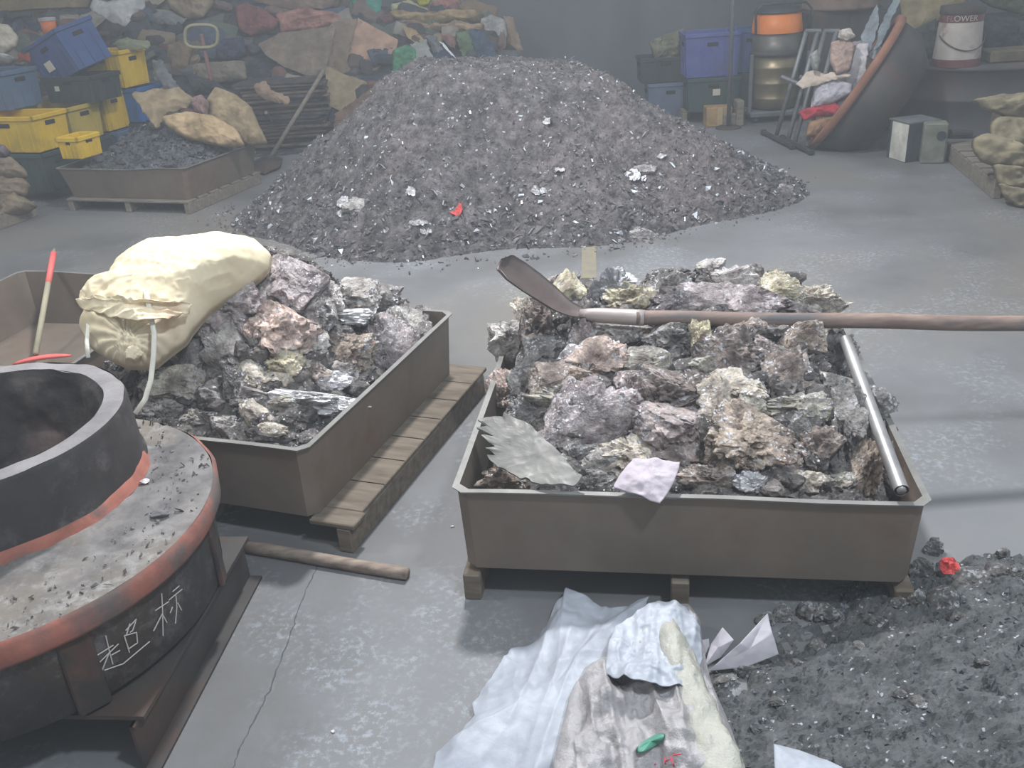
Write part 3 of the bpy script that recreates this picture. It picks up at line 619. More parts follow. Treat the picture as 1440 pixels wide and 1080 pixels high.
# steel plate and channel the mould stands on
tp = thing('steel_stand', 'flat steel plate and channel iron stand under the round mould', 'stand', (-1.2, 1.9, 0))
q = [at(349, 754, ZP), at(191, 1026, ZP), at(118, 1022, ZP), at(60, 1010, ZP)]
e = q[1] - q[0]; e /= np.linalg.norm(e); pr = np.array([-e[1], e[0], 0]); pr = pr if pr[0] < 0 else -pr
A_, B_ = q[0], q[0] + e * (np.linalg.norm(q[1] - q[0]) - .04)
crn = [A_, B_ + 0 * e, B_ + pr * .95, A_ + pr * .95]
g = G(); g.add([tuple(p - np.array([0, 0, .001])) for p in crn] + [tuple(p - np.array([0, 0, .013])) for p in crn], [(0, 1, 2, 3), (7, 6, 5, 4)] + [(k, k + 4, (k + 1) % 4 + 4, (k + 1) % 4) for k in range(4)])
g.go('plate', M_darksteel, tp)
def beam(pts, wdt, h0, h1, M, name, par):  # L-shaped iron along two floor points
    g = G(); a, b = pts; d = (b - a) / np.linalg.norm(b - a); nn = np.array([-d[1], d[0], 0]); nn = nn if nn[0] > 0 else -nn
    for (o0, o1, z0, z1) in ((0, .008, h0, h1), (0, wdt, h0, h0 + .008), (0, wdt * .3, h1 - .008, h1)):
        Pq = [a + nn * o0, b + nn * o0, b + nn * o1, a + nn * o1]
        g.add([tuple(p[:2]) + (z0,) for p in Pq] + [tuple(p[:2]) + (z1,) for p in Pq], [(3, 2, 1, 0), (4, 5, 6, 7)] + [(k, (k + 1) % 4, (k + 1) % 4 + 4, k + 4) for k in range(4)])
    g.go(name, M, par)
off = pr * .03
beam((A_ + off, B_ + off + e * .02), .045, 0.001, ZP - .014, M_darksteel, 'channel_iron', tp)
beam((A_ + pr * .85, B_ + pr * .85), .06, 0.001, ZP - .014, M_darksteel, 'channel_iron', tp)

# ------------------------------------------------------------------ poles, shovel, pipe, cloth
M_handle = mat('worn_wood_handle', (112, 98, 88), (146, 132, 118), rough=.7, scale=6, stretch=(1.5, 8, 8), bump=.2, bscale=30, bdist=.002, c3=(92, 78, 72), c3scale=2, c3pos=(.52, .66))
g = G(); p, q = at(342, 768, .018), at(573, 807, .018); g.tube([p + (q - p) * t + np.array([0, 0, .002 * math.sin(t * 7)]) for t in np.linspace(0, 1, 12)], [.0205] * 11 + [.019], 14)
setp(g.go('wooden_pole', M_handle, smooth=True), 'loose wooden pole lying on the floor between the mould and the trays', 'pole')
# shovel across the right tray
tsv = thing('shovel', 'long-handled shovel with curved blade lying across the dross in the right tray', 'shovel', at(815, 443, .62))
S = at(818, 442, .60); S2 = at(905, 447, .595); Eh = at(1440, 455, .50)
d = Eh - S2; pts = [S2 + d * t for t in np.linspace(-.02, 1.35, 26)]; pts = [p + np.array([0, 0, .006 * math.sin(i * .7) * (0 < i < 25) * .35]) for i, p in enumerate(pts)]
g = G(); g.tube(pts, [.0235] * 6 + [.025] * 20, 16); o = g.go('handle', mat('shovel_handle', (112, 92, 84), (140, 120, 108), rough=.65, scale=5, stretch=(1.5, 8, 8), bump=.2, bscale=30, bdist=.002, c3=(84, 82, 82), c3scale=1.2, c3pos=(.48, .6)), tsv, smooth=True); o['label'] = 'brown wooden handle'
g = G(); g.tube([S + (S2 - S) * t for t in np.linspace(-.03, 1.02, 8)], [.016, .021, .024, .025, .025, .026, .026, .026], 16); o = g.go('socket', mat('shovel_socket', (150, 138, 134), (170, 160, 156), rough=.5, metal=.3, bump=.1), tsv, smooth=True); o['label'] = 'pale steel socket'
# blade: curved scoop following a centre line
cl = [(822, 443, 0.0), (800, 440, 0.), (775, 428, .01), (752, 413, .02), (730, 398, .02), (712, 386, .02), (699, 377, .02)]
wd_ = [.024, .045, .07, .08, .085, .08, .05]
Cp = []
for i, (x, y, dz) in enumerate(cl): Cp.append(onplane(x, y, S, np.array([-.08, -1., .0])))
Cp = np.array(Cp); nb = 25; tt = np.linspace(0, 6, nb); Cc = np.stack([np.interp(tt, range(7), Cp[:, k]) for k in range(3)], 1); Wc = np.interp(tt, range(7), wd_)
for _ in range(3): Cc[1:-1] = .5 * Cc[1:-1] + .25 * (Cc[2:] + Cc[:-2])
V = []; F = []; nc = 13; wdir = np.array([.10, .93, .20]); wdir /= np.linalg.norm(wdir)
for side in (0, 1):
    for i in range(nb):
        t = Cc[min(i + 1, nb - 1)] - Cc[max(i - 1, 0)]; t /= np.linalg.norm(t); nrm = np.cross(t, wdir); nrm /= np.linalg.norm(nrm); nrm = nrm if nrm[2] > 0 else -nrm
        for k in range(nc):
            s = (k / (nc - 1) * 2 - 1); edge = 1 if i < nb - 3 else 1 - .12 * (i - nb + 4)
            V.append(Cc[i] + wdir * s * Wc[i] * edge + nrm * (.032 * s * s * min(1, Wc[i] / .08)) - nrm * side * .0035)
m_ = nb * nc
for i in range(nb - 1):
    for k in range(nc - 1):
        a = i * nc + k; F.append((a, a + 1, a + nc + 1, a + nc)); F.append((m_ + a, m_ + a + nc, m_ + a + nc + 1, m_ + a + 1))
for i in range(nb - 1):
    for k in (0, nc - 1): a = i * nc + k; F.append((a, a + nc, m_ + a + nc, m_ + a))
for k in range(nc - 1): a = (nb - 1) * nc + k; F.append((a, a + 1, m_ + a + 1, m_ + a))
o = mk('blade', V, F, mat('shovel_blade', (78, 68, 66), (100, 88, 84), rough=.5, metal=.35, scale=5, bump=.15, c3=(120, 84, 74), c3scale=3, c3pos=(.5, .7)), tsv, smooth=True); o['label'] = 'curved dark steel blade'
# silvery pipe on the right of that tray
M_pipe = mat('galvanised_pipe', (150, 148, 148), (196, 194, 192), rough=.38, metal=.75, scale=6, bump=.1, bscale=40, bdist=.002)
p, q = at(1268, 690, ZR + .035), at(1189, 478, .50); g = G(); g.tube([p + (q - p) * t for t in np.linspace(0, 1, 14)], .0185, 16, caps=False); g.tube([p + (q - p) * t for t in (.0, .03)], .012, 12)
setp(g.go('metal_pipe', M_pipe, smooth=True), 'straight silvery metal pipe lying on the right edge of the dross heap', 'pipe')
# flat leaf-shaped splash plate of metal
nP = np.array([-.25, -.45, .86]); P0 = at(735, 650, .42)
ol = [(672, 590), (688, 586), (716, 585), (738, 592), (756, 606), (778, 628), (800, 652), (818, 668), (808, 682), (760, 680), (722, 668), (698, 655), (684, 640), (700, 640), (682, 630), (696, 628), (676, 612), (694, 612), (670, 600), (690, 600)]
V, F = sheet([onplane(x, y, P0, nP) for x, y in ol], nP, .004, 10, 9, thick=.010, jag=.004, rings=16, seg=180, center=onplane(745, 640, P0, nP))
o = mk('splash_plate', V, F, mat('splash_metal', (112, 110, 106), (134, 132, 127), rough=.55, metal=.25, scale=4, bump=.25, bscale=30, bdist=.004), smooth=False); setp(o, 'flat leaf-shaped grey metal splash plate with a jagged edge, front left corner of right tray', 'metal scrap')
# pink cloth over the front rim
M_cloth = mat('pink_cloth', (172, 162, 168), (186, 176, 182), rough=.9, scale=10, bump=.5, bscale=180, bdist=.003)
uB = np.array([math.cos(rB), math.sin(rB), 0]); vB = np.array([-uB[1], uB[0], 0])
Pc = at(910, 690, ZR + .02)
ol = [(890, 644, 0), (922, 645, 0), (956, 650, 0), (955, 658, 0), (948, 678, 0), (938, 694, 0), (928, 707, 0), (918, 704, 0), (894, 695, 0), (863, 686, 0), (864, 680, 0), (876, 662, 0)]
Bc = [onplane(x, y, b0 + np.array([0, 0, .02]) - vB * .035, np.array([-uB[1] * -1, -uB[0], 0]) * 0 + np.array([vB[0] * -.5, vB[1] * -.5, .86])) for x, y, _ in ol]
nC = np.array([-vB[0] * .5, -vB[1] * .5, .86]); V, F = sheet(Bc, nC, .007, 14, 6, bulge=.012, thick=.004, curl=.01)
setp(mk('pink_cloth', V, F, M_cloth, smooth=True), 'small pale pink cloth hung over the front rim of the right tray', 'cloth')
# pole with red head standing in the empty tray
tb = thing('push_broom', 'pole with red-taped top and red crosspiece leaning in the empty tray', 'broom', at(62, 500, .03))
p0 = at(50, 498, .075); rim = at(70, 386, .305); d = rim - p0; top = p0 + d * 1.32
def on(t): return p0 + d * t
g = G(); g.tube([on(0), on(.5), on(.92)], .014, 12); o = g.go('handle', mat('bleached_pole', (138, 132, 112), (156, 150, 128), rough=.7, scale=6, bump=.1), tb, smooth=True)
M_redp = mat('faded_red', (196, 84, 82), (214, 104, 98), rough=.55, bump=.1)
g = G(); g.tube([on(.88), on(1.3)], .0155, 12); o = g.go('red_grip', M_redp, tb, smooth=True); o['label'] = 'red taped grip'
g = G(); g.tube([on(1.29), on(1.36)], [.013, .006], 10); g.go('handle_tip', mat('green_tip', (110, 112, 92)), tb, smooth=True)
a_, b_ = at(18, 512, .045), at(100, 500, .045); g = G(); g.tube([a_ + (b_ - a_) * t + np.array([0, 0, .012 * math.sin(t * 3.1)]) for t in np.linspace(0, 1, 9)], [.006, .012, .015, .016, .016, .016, .015, .012, .006], 12, flat=.7); o = g.go('crosspiece', M_redp, tb, smooth=True); o['label'] = 'red plastic crosspiece'

# ------------------------------------------------------------------ big ash heap in the middle
HC = (.02, 6.98)
def heap(X, Y, lift=0):
    X = np.asarray(X, float); Y = np.asarray(Y, float); dx, dy = X - HC[0], Y - HC[1]; th = np.arctan2(dy, dx)
    R = 1.0 / np.sqrt((np.cos(th) / np.where(dx > 0, 2.02, 1.98)) ** 2 + (np.sin(th) / np.where(dy > 0, 1.6, 1.58)) ** 2)
    R = R * (1 + .07 * vn(xyz(np.cos(th) * 2.2, np.sin(th) * 2.2, 5)).reshape(np.shape(th)) + .09 * np.exp(-((th + .35) / .25) ** 2) + .08 * np.exp(-((th + 2.9) / .25) ** 2))
    r = np.hypot(dx, dy) / R
    h = np.clip((1 - r) / .66, 0, 1); h = np.where(h > .8, .8 + .2 * np.sin(np.clip((h - .8) / .2, 0, 1) * 1.57), h) ** 1.06
    z = (.90 - .06 * np.clip(X - .3, -1, 1)) * h
    z = z + .05 * fbm(xyz(X * 2, Y * 2), 3, 6).reshape(np.shape(X)) * np.clip((1 - r) * 4, 0, 1)
    return np.where(r < 1.0, z, -.02)
V, F = hfield(-2.5, 2.6, 5.0, 8.8, 420, 320, heap, keep=lambda x, y, z: z > -.01)
V[:, 2] += (.016 * fbm(V * 16, 4, 3, .6) + .012 * (ridge(V * 24, 2, 9) - .3) + .03 * np.clip(.45 - cell(V * 9, 4), 0, 1) * np.exp(-V[:, 2] / .35)) * (V[:, 2] > 0)
V[:, 2] = np.maximum(V[:, 2], -.004); setp(mk('ash_heap', V, F, M_heap, smooth=False), 'big grey heap of dross ash in the middle of the floor', 'ash heap')
rs = np.random.RandomState(5)
def scatter(n, seed, bias):
    r = np.random.RandomState(seed); X = r.uniform(-2.4, 2.5, n * 3); Y = r.uniform(5.1, 8.0, n * 3); Z = heap(X, Y); k = (Z > -.01) & (r.rand(n * 3) < bias(Z)); X, Y, Z = X[k][:n], Y[k][:n], Z[k][:n]; return np.c_[X, Y, Z + .006]
Q = scatter(9000, 1, lambda z: .25 + .75 * np.exp(-z / .28)); V, F = shards(Q, .010 + .042 * np.random.RandomState(2).rand(len(Q)) ** 3 * np.clip(1.3 - Q[:, 2], .4, 1.2), 2, .45)
setp(mk('ash_chips', V, F, M_chips), 'grey and silvery metal chips strewn over the big ash heap', 'metal chips', kind='stuff')
n = 500; aa = rs.uniform(-3.3, .2, n); rr2 = 1 + np.abs(rs.randn(n)) * .05; Q = np.c_[HC[0] + 2.05 * rr2 * np.cos(aa), HC[1] + 1.63 * rr2 * np.sin(aa), np.full(n, .004)]
V, F = shards(Q, .008 + .03 * rs.rand(n) ** 3, 6); setp(mk('floor_chips', V, F, M_chips), 'small chips fallen on the floor around the foot of the big heap', 'metal chips', kind='stuff')
# long slivers of foil on the heap
g = G(); Q = scatter(420, 8, lambda z: .3 + .7 * np.exp(-z / .4))
for i, p in enumerate(Q):
    a = rs.uniform(0, 6.28); L = rs.uniform(.02, .07); u = np.array([math.cos(a), math.sin(a), rs.uniform(-.3, .6)]); v = np.cross(u, [0, 0, 1]); v /= np.linalg.norm(v); v *= .004
    c_ = p + (0, 0, .012); m_ = c_ + np.array([0, 0, .008]); g.add([c_ - u * L / 2 - v, c_ - u * L / 2 + v, m_ + v, m_ - v, c_ + u * L / 2 - v, c_ + u * L / 2 + v, c_ - (0, 0, .004), c_ + u * L / 2 - (0, 0, .004)], [(0, 3, 2, 1), (3, 4, 5, 2), (0, 1, 6), (4, 7, 5)])
setp(g.go('foil_slivers', mat('foil', (176, 176, 180), (210, 210, 214), rough=.3, metal=.8, bump=0)), 'thin bright foil slivers sticking out of the big ash heap', 'foil', kind='stuff')
def onheap(x, y): return hit(x, y, heap)
def scrap(name, x, y, pw, ph, material, label, cat, seed, surf=None, jag=.004, wr=.012, n=(0, -.5, .86), color=None):
    P = (surf or onheap)(x, y); s = pxm(P); n = np.array(n, float); n /= np.linalg.norm(n); rs = np.random.RandomState(seed)
    P = P + n * .012
    ol = [(x + pw / 2 * (.75 + .35 * rs.rand()) * math.cos(a), y + ph / 2 * (.75 + .35 * rs.rand()) * math.sin(a)) for a in np.linspace(0, 6.28, 10)[:-1]]
    V, F = sheet([onplane(u, v, P, n) for u, v in ol], n, wr, 30, seed, thick=.003, jag=jag, rings=8, seg=50); V = np.array(V)
    return setp(mk(name, V, F, material, color=color), label, cat)
M_foil = mat('bright_foil', (226, 226, 230), (200, 200, 206), rough=.35, metal=.35, bump=.4, bscale=60)
M_redrag = mat('red_rag', (170, 56, 56), (196, 84, 80), rough=.8, bump=.3)
scrap('red_rag', 640, 294, 24, 22, M_redrag, 'small crumpled red rag low on the front of the big heap', 'rag', 1)
scrap('foil_scrap', 889, 247, 26, 18, M_foil, 'bright white foil scrap on the right face of the big heap', 'foil', 2)
scrap('foil_scrap', 905, 251, 9, 12, M_foil, 'tiny white foil scrap just right of the larger one on the heap', 'foil', 3)
for i, (x, y, a, b) in enumerate([(758, 268, 26, 10), (485, 285, 30, 18), (578, 268, 16, 14), (787, 238, 16, 10), (930, 220, 16, 8), (480, 300, 14, 10), (768, 170, 14, 12), (600, 325, 18, 8), (756, 340, 16, 10), (690, 295, 16, 8), (588, 313, 30, 8), (545, 325, 16, 8)]):
    scrap('metal_flake', x, y, a, b, M_drosslight, ['flat grey metal flake, widest one left of the heap middle', 'large pale flake at lower left of the big heap', 'pale flake half way up the left face of the big heap', 'grey flake right of the middle of the big heap', 'light flake high on the right flank of the big heap',
          'small flake just below the large pale flake at lower left', 'triangular flake near the top middle of the big heap', 'flake near the front foot of the big heap', 'flake at the very foot of the big heap, front right', 'flake just right of the red rag on the heap', 'long thin flake left of the red rag, near the foot', 'small flake at the foot of the heap, left of centre'][i], 'metal scrap', 20 + i, color=(.8, .8, .82, 1))
for i, (x, y, a, b, l) in enumerate([(1102, 268, 26, 14, 'dark lump at the right tip of the big heap'), (907, 335, 50, 24, 'flat grey lump at the front right foot of the big heap'), (500, 292, 34, 26, 'pale grey block low on the left face of the big heap'), (905, 240, 40, 14, 'low dark ridge lump on the right face of the big heap')]):
    H = onheap(x, y); s = pxm(H); V, F = lump_shape(500 + i, a * s, a * s * .7, b * s * 1.1, 4); setp(mk('ash_lump', V + H, F, M_dross, color=(.42, .42, .44, 1) if i != 2 else (.6, .6, .62, 1)), l, 'dross lump')

# ------------------------------------------------------------------ lower right slag heap
def heap2(X, Y, lift=0):
    X = np.asarray(X, float); Y = np.asarray(Y, float)
    u = (X - 1.35) / 1.0; v = (Y - 1.38) / .74; r = np.sqrt(u * u + v * v) * (1 + .10 * vn(xyz(X * 3, Y * 3, 2)).reshape(np.shape(X)))
    z = .19 * smooth((1.06 - r) / .75) + .02 * fbm(xyz(X * 4, Y * 4), 3, 16).reshape(np.shape(X))
    return np.where(r < 1.04, np.maximum(z, .001), -.02)
V, F = hfield(.30, 2.5, .6, 2.45, 330, 270, heap2, keep=lambda x, y, z: z > -.01)
V[:, 2] += (.010 * fbm(V * 34, 4, 3, .6) + .006 * (ridge(V * 60, 2, 9) - .3) + .014 * np.clip(.5 - cell(V * 24, 4), 0, 1)) * (V[:, 2] > 0); V[:, 2] = np.maximum(V[:, 2], -.004)
M_slag = mat('slag_heap', (66, 68, 69), (96, 97, 98), rough=.85, scale=12, detail=10, bump=1., bscale=50, bdist=.012, spark=.04, sparkscale=150, c3=(92, 84, 78), c3scale=2.1, c3pos=(.55, .75))
setp(mk('slag_heap', V, F, M_slag), 'low heap of dark grey slag on the floor at the lower right', 'slag heap')
r = np.random.RandomState(9); X = r.uniform(.35, 2.4, 9000); Y = r.uniform(.7, 2.4, 9000); Z = heap2(X, Y); k = Z > -.01; Q = np.c_[X, Y, Z + .002][k]
V, F = shards(Q, .003 + .016 * r.rand(len(Q)) ** 3, 12, .5); setp(mk('slag_chips', V, F, M_chipsd), 'small dark chips strewn over the lower right slag heap', 'slag', kind='stuff')
# loose stones along its edge
LS = [(1100, 862, 36, 30), (1135, 856, 34, 34), (1165, 860, 40, 34), (1078, 868, 26, 30), (1235, 872, 30, 20), (1265, 846, 30, 18), (1300, 800, 40, 36), (1330, 838, 50, 30), (1365, 812, 56, 32), (1312, 768, 30, 30), (1400, 800, 40, 24), (1430, 806, 30, 20),
      (1150, 905, 24, 18), (1060, 905, 26, 20), (1290, 838, 30, 26), (1205, 905, 20, 12), (1345, 865, 34, 18), (1120, 930, 20, 14), (1020, 955, 36, 22), (1050, 940, 30, 20), (1252, 800, 0, 0), (1410, 778, 24, 20), (1090, 985, 22, 12), (1385, 930, 24, 16), (1290, 985, 26, 14), (1265, 975, 20, 12)]
ref = ['middle one of three beside the pallet foot', 'rearmost by the pallet', 'next to the right pallet foot', 'left end of the row by the pallet', 'right of the pallet foot', 'below the tray corner', 'left of the red rag', 'below the red rag', 'large flat one right of the red rag', 'behind the red rag at the tray corner', 'near the right picture edge', 'touching the right picture edge',
       'in front of the three stones', 'behind the torn white paper', 'under the tray corner, dark', 'small, in front of pallet foot', 'on the slag below the rag', 'small, right of torn white paper', 'in front of torn white paper', 'just below torn white paper', '', 'furthest back on the right', 'tiny, right of the plastic bag', 'on the slag slope at far right', 'in the middle of the slag heap', 'beside the stone in mid heap']
for i, (x, y, a, b) in enumerate(LS):
    if a == 0: continue
    H = hit(x, y + b * .3, lambda X, Y: np.maximum(heap2(X, Y), 0)); s = pxm(H); V, F = lump_shape(600 + i, a * s, a * s * .8, b * s, 4)
    setp(mk('slag_stone', V + H + (0, 0, b * s * .2), F, M_dross, color=tone((92, 94, 98) if i % 3 else (120, 122, 126))), 'grey slag stone, ' + ref[i], 'stone', 'slag stones at the heap edge')
scrap('red_rag', 1337, 794, 36, 30, M_redrag, 'crumpled red rag on the stones behind the right tray corner', 'rag', 5, surf=lambda x, y: at(x, y + 8, .07), n=(0, -.6, .8))

# ------------------------------------------------------------------ plastic bags and sheets in front
M_pl = mat('white_woven_plastic', (138, 142, 150), (168, 172, 180), rough=.5, scale=5, bump=.5, bscale=26, bdist=.006, spec=.4)
M_film = mat('clear_film_bag', (150, 146, 146), (170, 166, 166), rough=.17, scale=5, bump=1., bscale=26, bdist=.012, spec=.9)
M_film2 = mat('yellowish_film', (154, 152, 142), (174, 171, 160), rough=.17, scale=5, bump=1., bscale=26, bdist=.012, spec=.9)
zz = np.array([0, 0, 1.])
def floorpoly(ol): return [at(x, y, z) for x, y, z in ol]
V, F = sheet(floorpoly([(797, 828, .03), (826, 842, .03), (858, 862, .02), (884, 858, .02), (912, 842, .05), (900, 880, .06), (905, 940, .06), (880, 1010, .05), (850, 1110, .03), (700, 1120, .01), (606, 1082, .008), (612, 1058, .008), (640, 1042, .008), (668, 1014, .01), (664, 996, .01), (690, 952, .012), (716, 914, .012), (752, 892, .012), (776, 860, .02)]), zz, .016, 5, 31, bulge=.05, thick=.003, rings=70, seg=260, fold=(.35, .9, 0), foldamp=.022, jag=.004, center=at(780, 985, .01))
setp(mk('plastic_sheet', V, F, M_pl, smooth=True), 'large white woven plastic sheet spread on the floor in front of the right tray', 'plastic sheet')
nb_ = np.array([0, -.25, .97])
V, F = pillow([at(x, y, z) for x, y, z in [(925, 862, .06), (945, 850, .07), (970, 853, .07), (985, 872, .07), (988, 905, .06), (1000, 960, .04), (1030, 1030, .03), (1060, 1120, .02), (1000, 1150, .02), (780, 1150, .02), (786, 1040, .02), (796, 975, .03), (818, 945, .04), (850, 925, .05), (880, 880, .06)]], nb_, .10, .03, rings=70, seg=260, wr=.022, wscale=9, seed=41, power=.6, fold=(.0, 1, 0), foldamp=.028, center=at(910, 1010, .04))
tb1 = thing('plastic_bag', 'shiny crumpled clear plastic bag with green mark and red lettering, bottom centre', 'plastic bag', at(900, 1040, 0))
bagV = np.array(V); mk('bag_body', V, F, M_film, tb1, smooth=True)
def topz(X, Y):
    d = (bagV[:, 0] - X) ** 2 + (bagV[:, 1] - Y) ** 2; k = np.argsort(d)[:12]; return bagV[k, 2].max()
def bagat(x, y):
    z = .1
    for _ in range(5): p = at(x, y, z); z = topz(p[0], p[1]) + .003
    return at(x, y, z)
def decal(name, strokes, r, M, lab):
    g = G()
    for s in strokes:
        pts = []
        for (xa, ya), (xb, yb) in zip(s[:-1], s[1:]):
            for t in np.linspace(0, 1, 4): pts.append(bagat(xa + (xb - xa) * t, ya + (yb - ya) * t))
        g.tube([p for i, p in enumerate(pts) if i == 0 or np.linalg.norm(p - pts[i - 1]) > 1e-5], r, 6)
    o = g.go(name, M, tb1); o['label'] = lab
B3 = [bagat(915 + 21 * math.cos(a) * 1 - 0 * a, 1045 - 0 + 9 * math.sin(a) - 11 * math.cos(a)) for a in np.linspace(0, 6.28, 24)[:-1]]
V, F = pillow(B3, nb_, .006, .004, rings=8, seg=48, wr=0); o = mk('green_mark', V, F, mat('green_print', (70, 130, 110), (84, 140, 120), rough=.4, bump=0), tb1, smooth=True); o['label'] = 'green oval print'
decal('red_lettering', [[(911, 1075), (922, 1086)], [(922, 1074), (912, 1090)], [(934, 1066), (937, 1082)], [(930, 1072), (942, 1068)], [(943, 1064), (948, 1078)], [(946, 1062), (958, 1060)], [(927, 1080), (931, 1090)]], .0016, mat('red_print', (190, 60, 80), bump=0), 'red printed characters')
# taller twisted film roll on the right of the bag and left arm
g = G(); pts = [at(x, y, z) for x, y, z in [(915, 878, .09), (935, 885, .12), (950, 915, .13), (962, 950, .12), (975, 990, .10), (992, 1035, .09), (1010, 1080, .08), (1030, 1130, .07)]]
g.tube(pts, [.02, .036, .04, .042, .045, .05, .055, .06], 40); V = np.array(g.V); V = V + (.012 * ridge(V * [30, 9, 30], 2, 5) + .008 * fbm(V * 24, 3, 4))[:, None] * np.array([.3, 0, 1])
def dense(pts, k=8): 
    P = np.array(pts); t = np.linspace(0, len(P) - 1, (len(P) - 1) * k + 1); return [np.array([np.interp(a, range(len(P)), P[:, j]) for j in range(3)]) for a in t]
g = G(); D_ = dense(pts, 8); R_ = np.interp(np.linspace(0, 7, len(D_)), range(8), [.012, .034, .04, .042, .045, .05, .055, .05]); g.tube(D_, list(R_), 44); V = np.array(g.V); V = V + (.012 * (ridge(V * [26, 8, 26], 2, 5) - .3) + .008 * fbm(V * 24, 3, 4))[:, None] * np.array([.4, 0, 1])
mk('film_roll', V, g.F, M_film2, tb1, smooth=True)['label'] = 'yellowish twisted film'
pts = [at(x, y, z) for x, y, z in [(820, 945, .05), (812, 985, .07), (806, 1030, .07), (800, 1075, .06), (796, 1130, .05)]]
g = G(); D_ = dense(pts, 10); R_ = np.interp(np.linspace(0, 4, len(D_)), range(5), [.006, .022, .028, .034, .034]); g.tube(D_, list(R_), 36); V = np.array(g.V); V = V + (.010 * (ridge(V * [26, 8, 26], 2, 15) - .3) + .006 * fbm(V * 24, 3, 14))[:, None] * np.array([.4, 0, 1])
mk('film_roll', V, g.F, M_film, tb1, smooth=True)
V, F = sheet([at(x, y, z) for x, y, z in [(866, 884, .11), (900, 858, .13), (925, 848, .14), (965, 850, .14), (985, 878, .12), (988, 925, .11), (975, 965, .13), (930, 962, .17), (880, 955, .17), (850, 945, .13), (856, 910, .12)]], nb_, .014, 11, 43, bulge=.02, thick=.003, rings=50, seg=180, fold=(.2, .9, 0), foldamp=.016)
mk('bag_mouth', V, F, M_pl, tb1, smooth=True)
# torn white paper
M_paper = mat('torn_paper', (170, 164, 170), (192, 188, 192), rough=.85, bump=.15)
tpp = thing('torn_paper', 'torn white paper standing up on the stones right of the plastic bag', 'paper', at(1040, 935, 0))
for i, (ol, n_) in enumerate([([(996, 944, .02), (1040, 905, .08), (1080, 862, .12), (1086, 890, .09), (1095, 920, .04), (1050, 938, .02)], (.2, -.7, .7)), ([(990, 938, .02), (1000, 905, .05), (1016, 882, .09), (1032, 900, .07), (1014, 924, .03)], (-.2, -.7, .7)), ([(983, 915, .02), (986, 900, .04), (997, 898, .04), (999, 918, .02), (990, 925, .01)], (0, -.7, .7))]):
    V, F = sheet([at(x, y, z) for x, y, z in ol], n_, .003, 10, 60 + i, bulge=.006, thick=.0015); mk('paper_flap', V, F, M_paper, tpp, smooth=True)
V, F = sheet([at(x, y, z) for x, y, z in [(1088, 1046, .17), (1110, 1050, .17), (1150, 1064, .17), (1185, 1080, .17), (1180, 1110, .16), (1090, 1110, .16)]], (0, -.3, .95), .006, 10, 70, bulge=.012, thick=.003)
setp(mk('plastic_scrap', V, F, M_pl, smooth=True), 'corner of a white plastic sack at the bottom edge, on the slag heap', 'plastic sheet')
for i, (x, y, l) in enumerate([(872, 0, ''), (468, 1028, 'tiny shiny metal chip alone on the floor in front of the mould'), (636, 740, 'small white crumb on the floor left of the right tray')]):
    if l: V, F = lump_shape(90 + i, .012, .01, .006, 2); setp(mk('metal_chip', V + at(x, y, .003), F, M_drosslight, color=(1, 1, 1, 1)), l, 'metal scrap')

# ------------------------------------------------------------------ far left tray contents
def moundC(X, Y, lift=0):
    u, v = w2loc(cC, rC, X, Y); u = u / (wC / 2); v = v / (dC / 2)
    h = .29 + .24 * smooth((v + 1) / 1.3) * smooth((1.1 - np.abs(u)) / .8) + .02 * vn(xyz(X, Y) * 5, 3).reshape(np.shape(X))
    return np.where((np.abs(u) < .96) & (np.abs(v) < .96), h, 0)
M_slagC = mat('slag_chip_bed', (46, 50, 54), (70, 74, 78), rough=.9, scale=12, bump=1, bscale=40, bdist=.015)
rubble('slag_chips', cC, rC, wC - .05, dC - .05, moundC, 'dark slag chips heaped in the far left tray', 2600, 22, M_chipsd, size=(.015, .065), nl=60)
setp(mk('slag_bed', *hfield(0, .01, 0, .01, 2, 2, lambda x, y: x), M_slagC), 'x'); bpy.data.objects.remove(bpy.data.objects['slag_bed'])

# ------------------------------------------------------------------ crates
def crate_mat(name, a, b): return mat(name, a, b, rough=.5, scale=5, bump=.08, c3=tuple(int(v * .62 + 20) for v in a), c3scale=2.5, c3pos=(.52, .75))
M_yel = crate_mat('yellow_plastic', (196, 160, 30), (214, 180, 50)); M_yel2 = crate_mat('dusty_yellow_plastic', (168, 146, 60), (182, 160, 74))
M_blu = crate_mat('blue_plastic', (44, 66, 110), (56, 80, 126)); M_blu2 = crate_mat('dusty_blue_plastic', (74, 94, 120), (90, 108, 132)); M_blu3 = crate_mat('bright_blue_plastic', (36, 92, 156), (46, 104, 168))
M_vio = crate_mat('violet_blue_plastic', (64, 74, 128), (78, 88, 142)); M_blk = crate_mat('black_plastic', (34, 44, 46), (46, 56, 58)); M_grn = crate_mat('dark_green_plastic', (40, 60, 60), (50, 70, 70))
M_gbl = crate_mat('grey_blue_plastic', (78, 90, 110), (92, 104, 122))
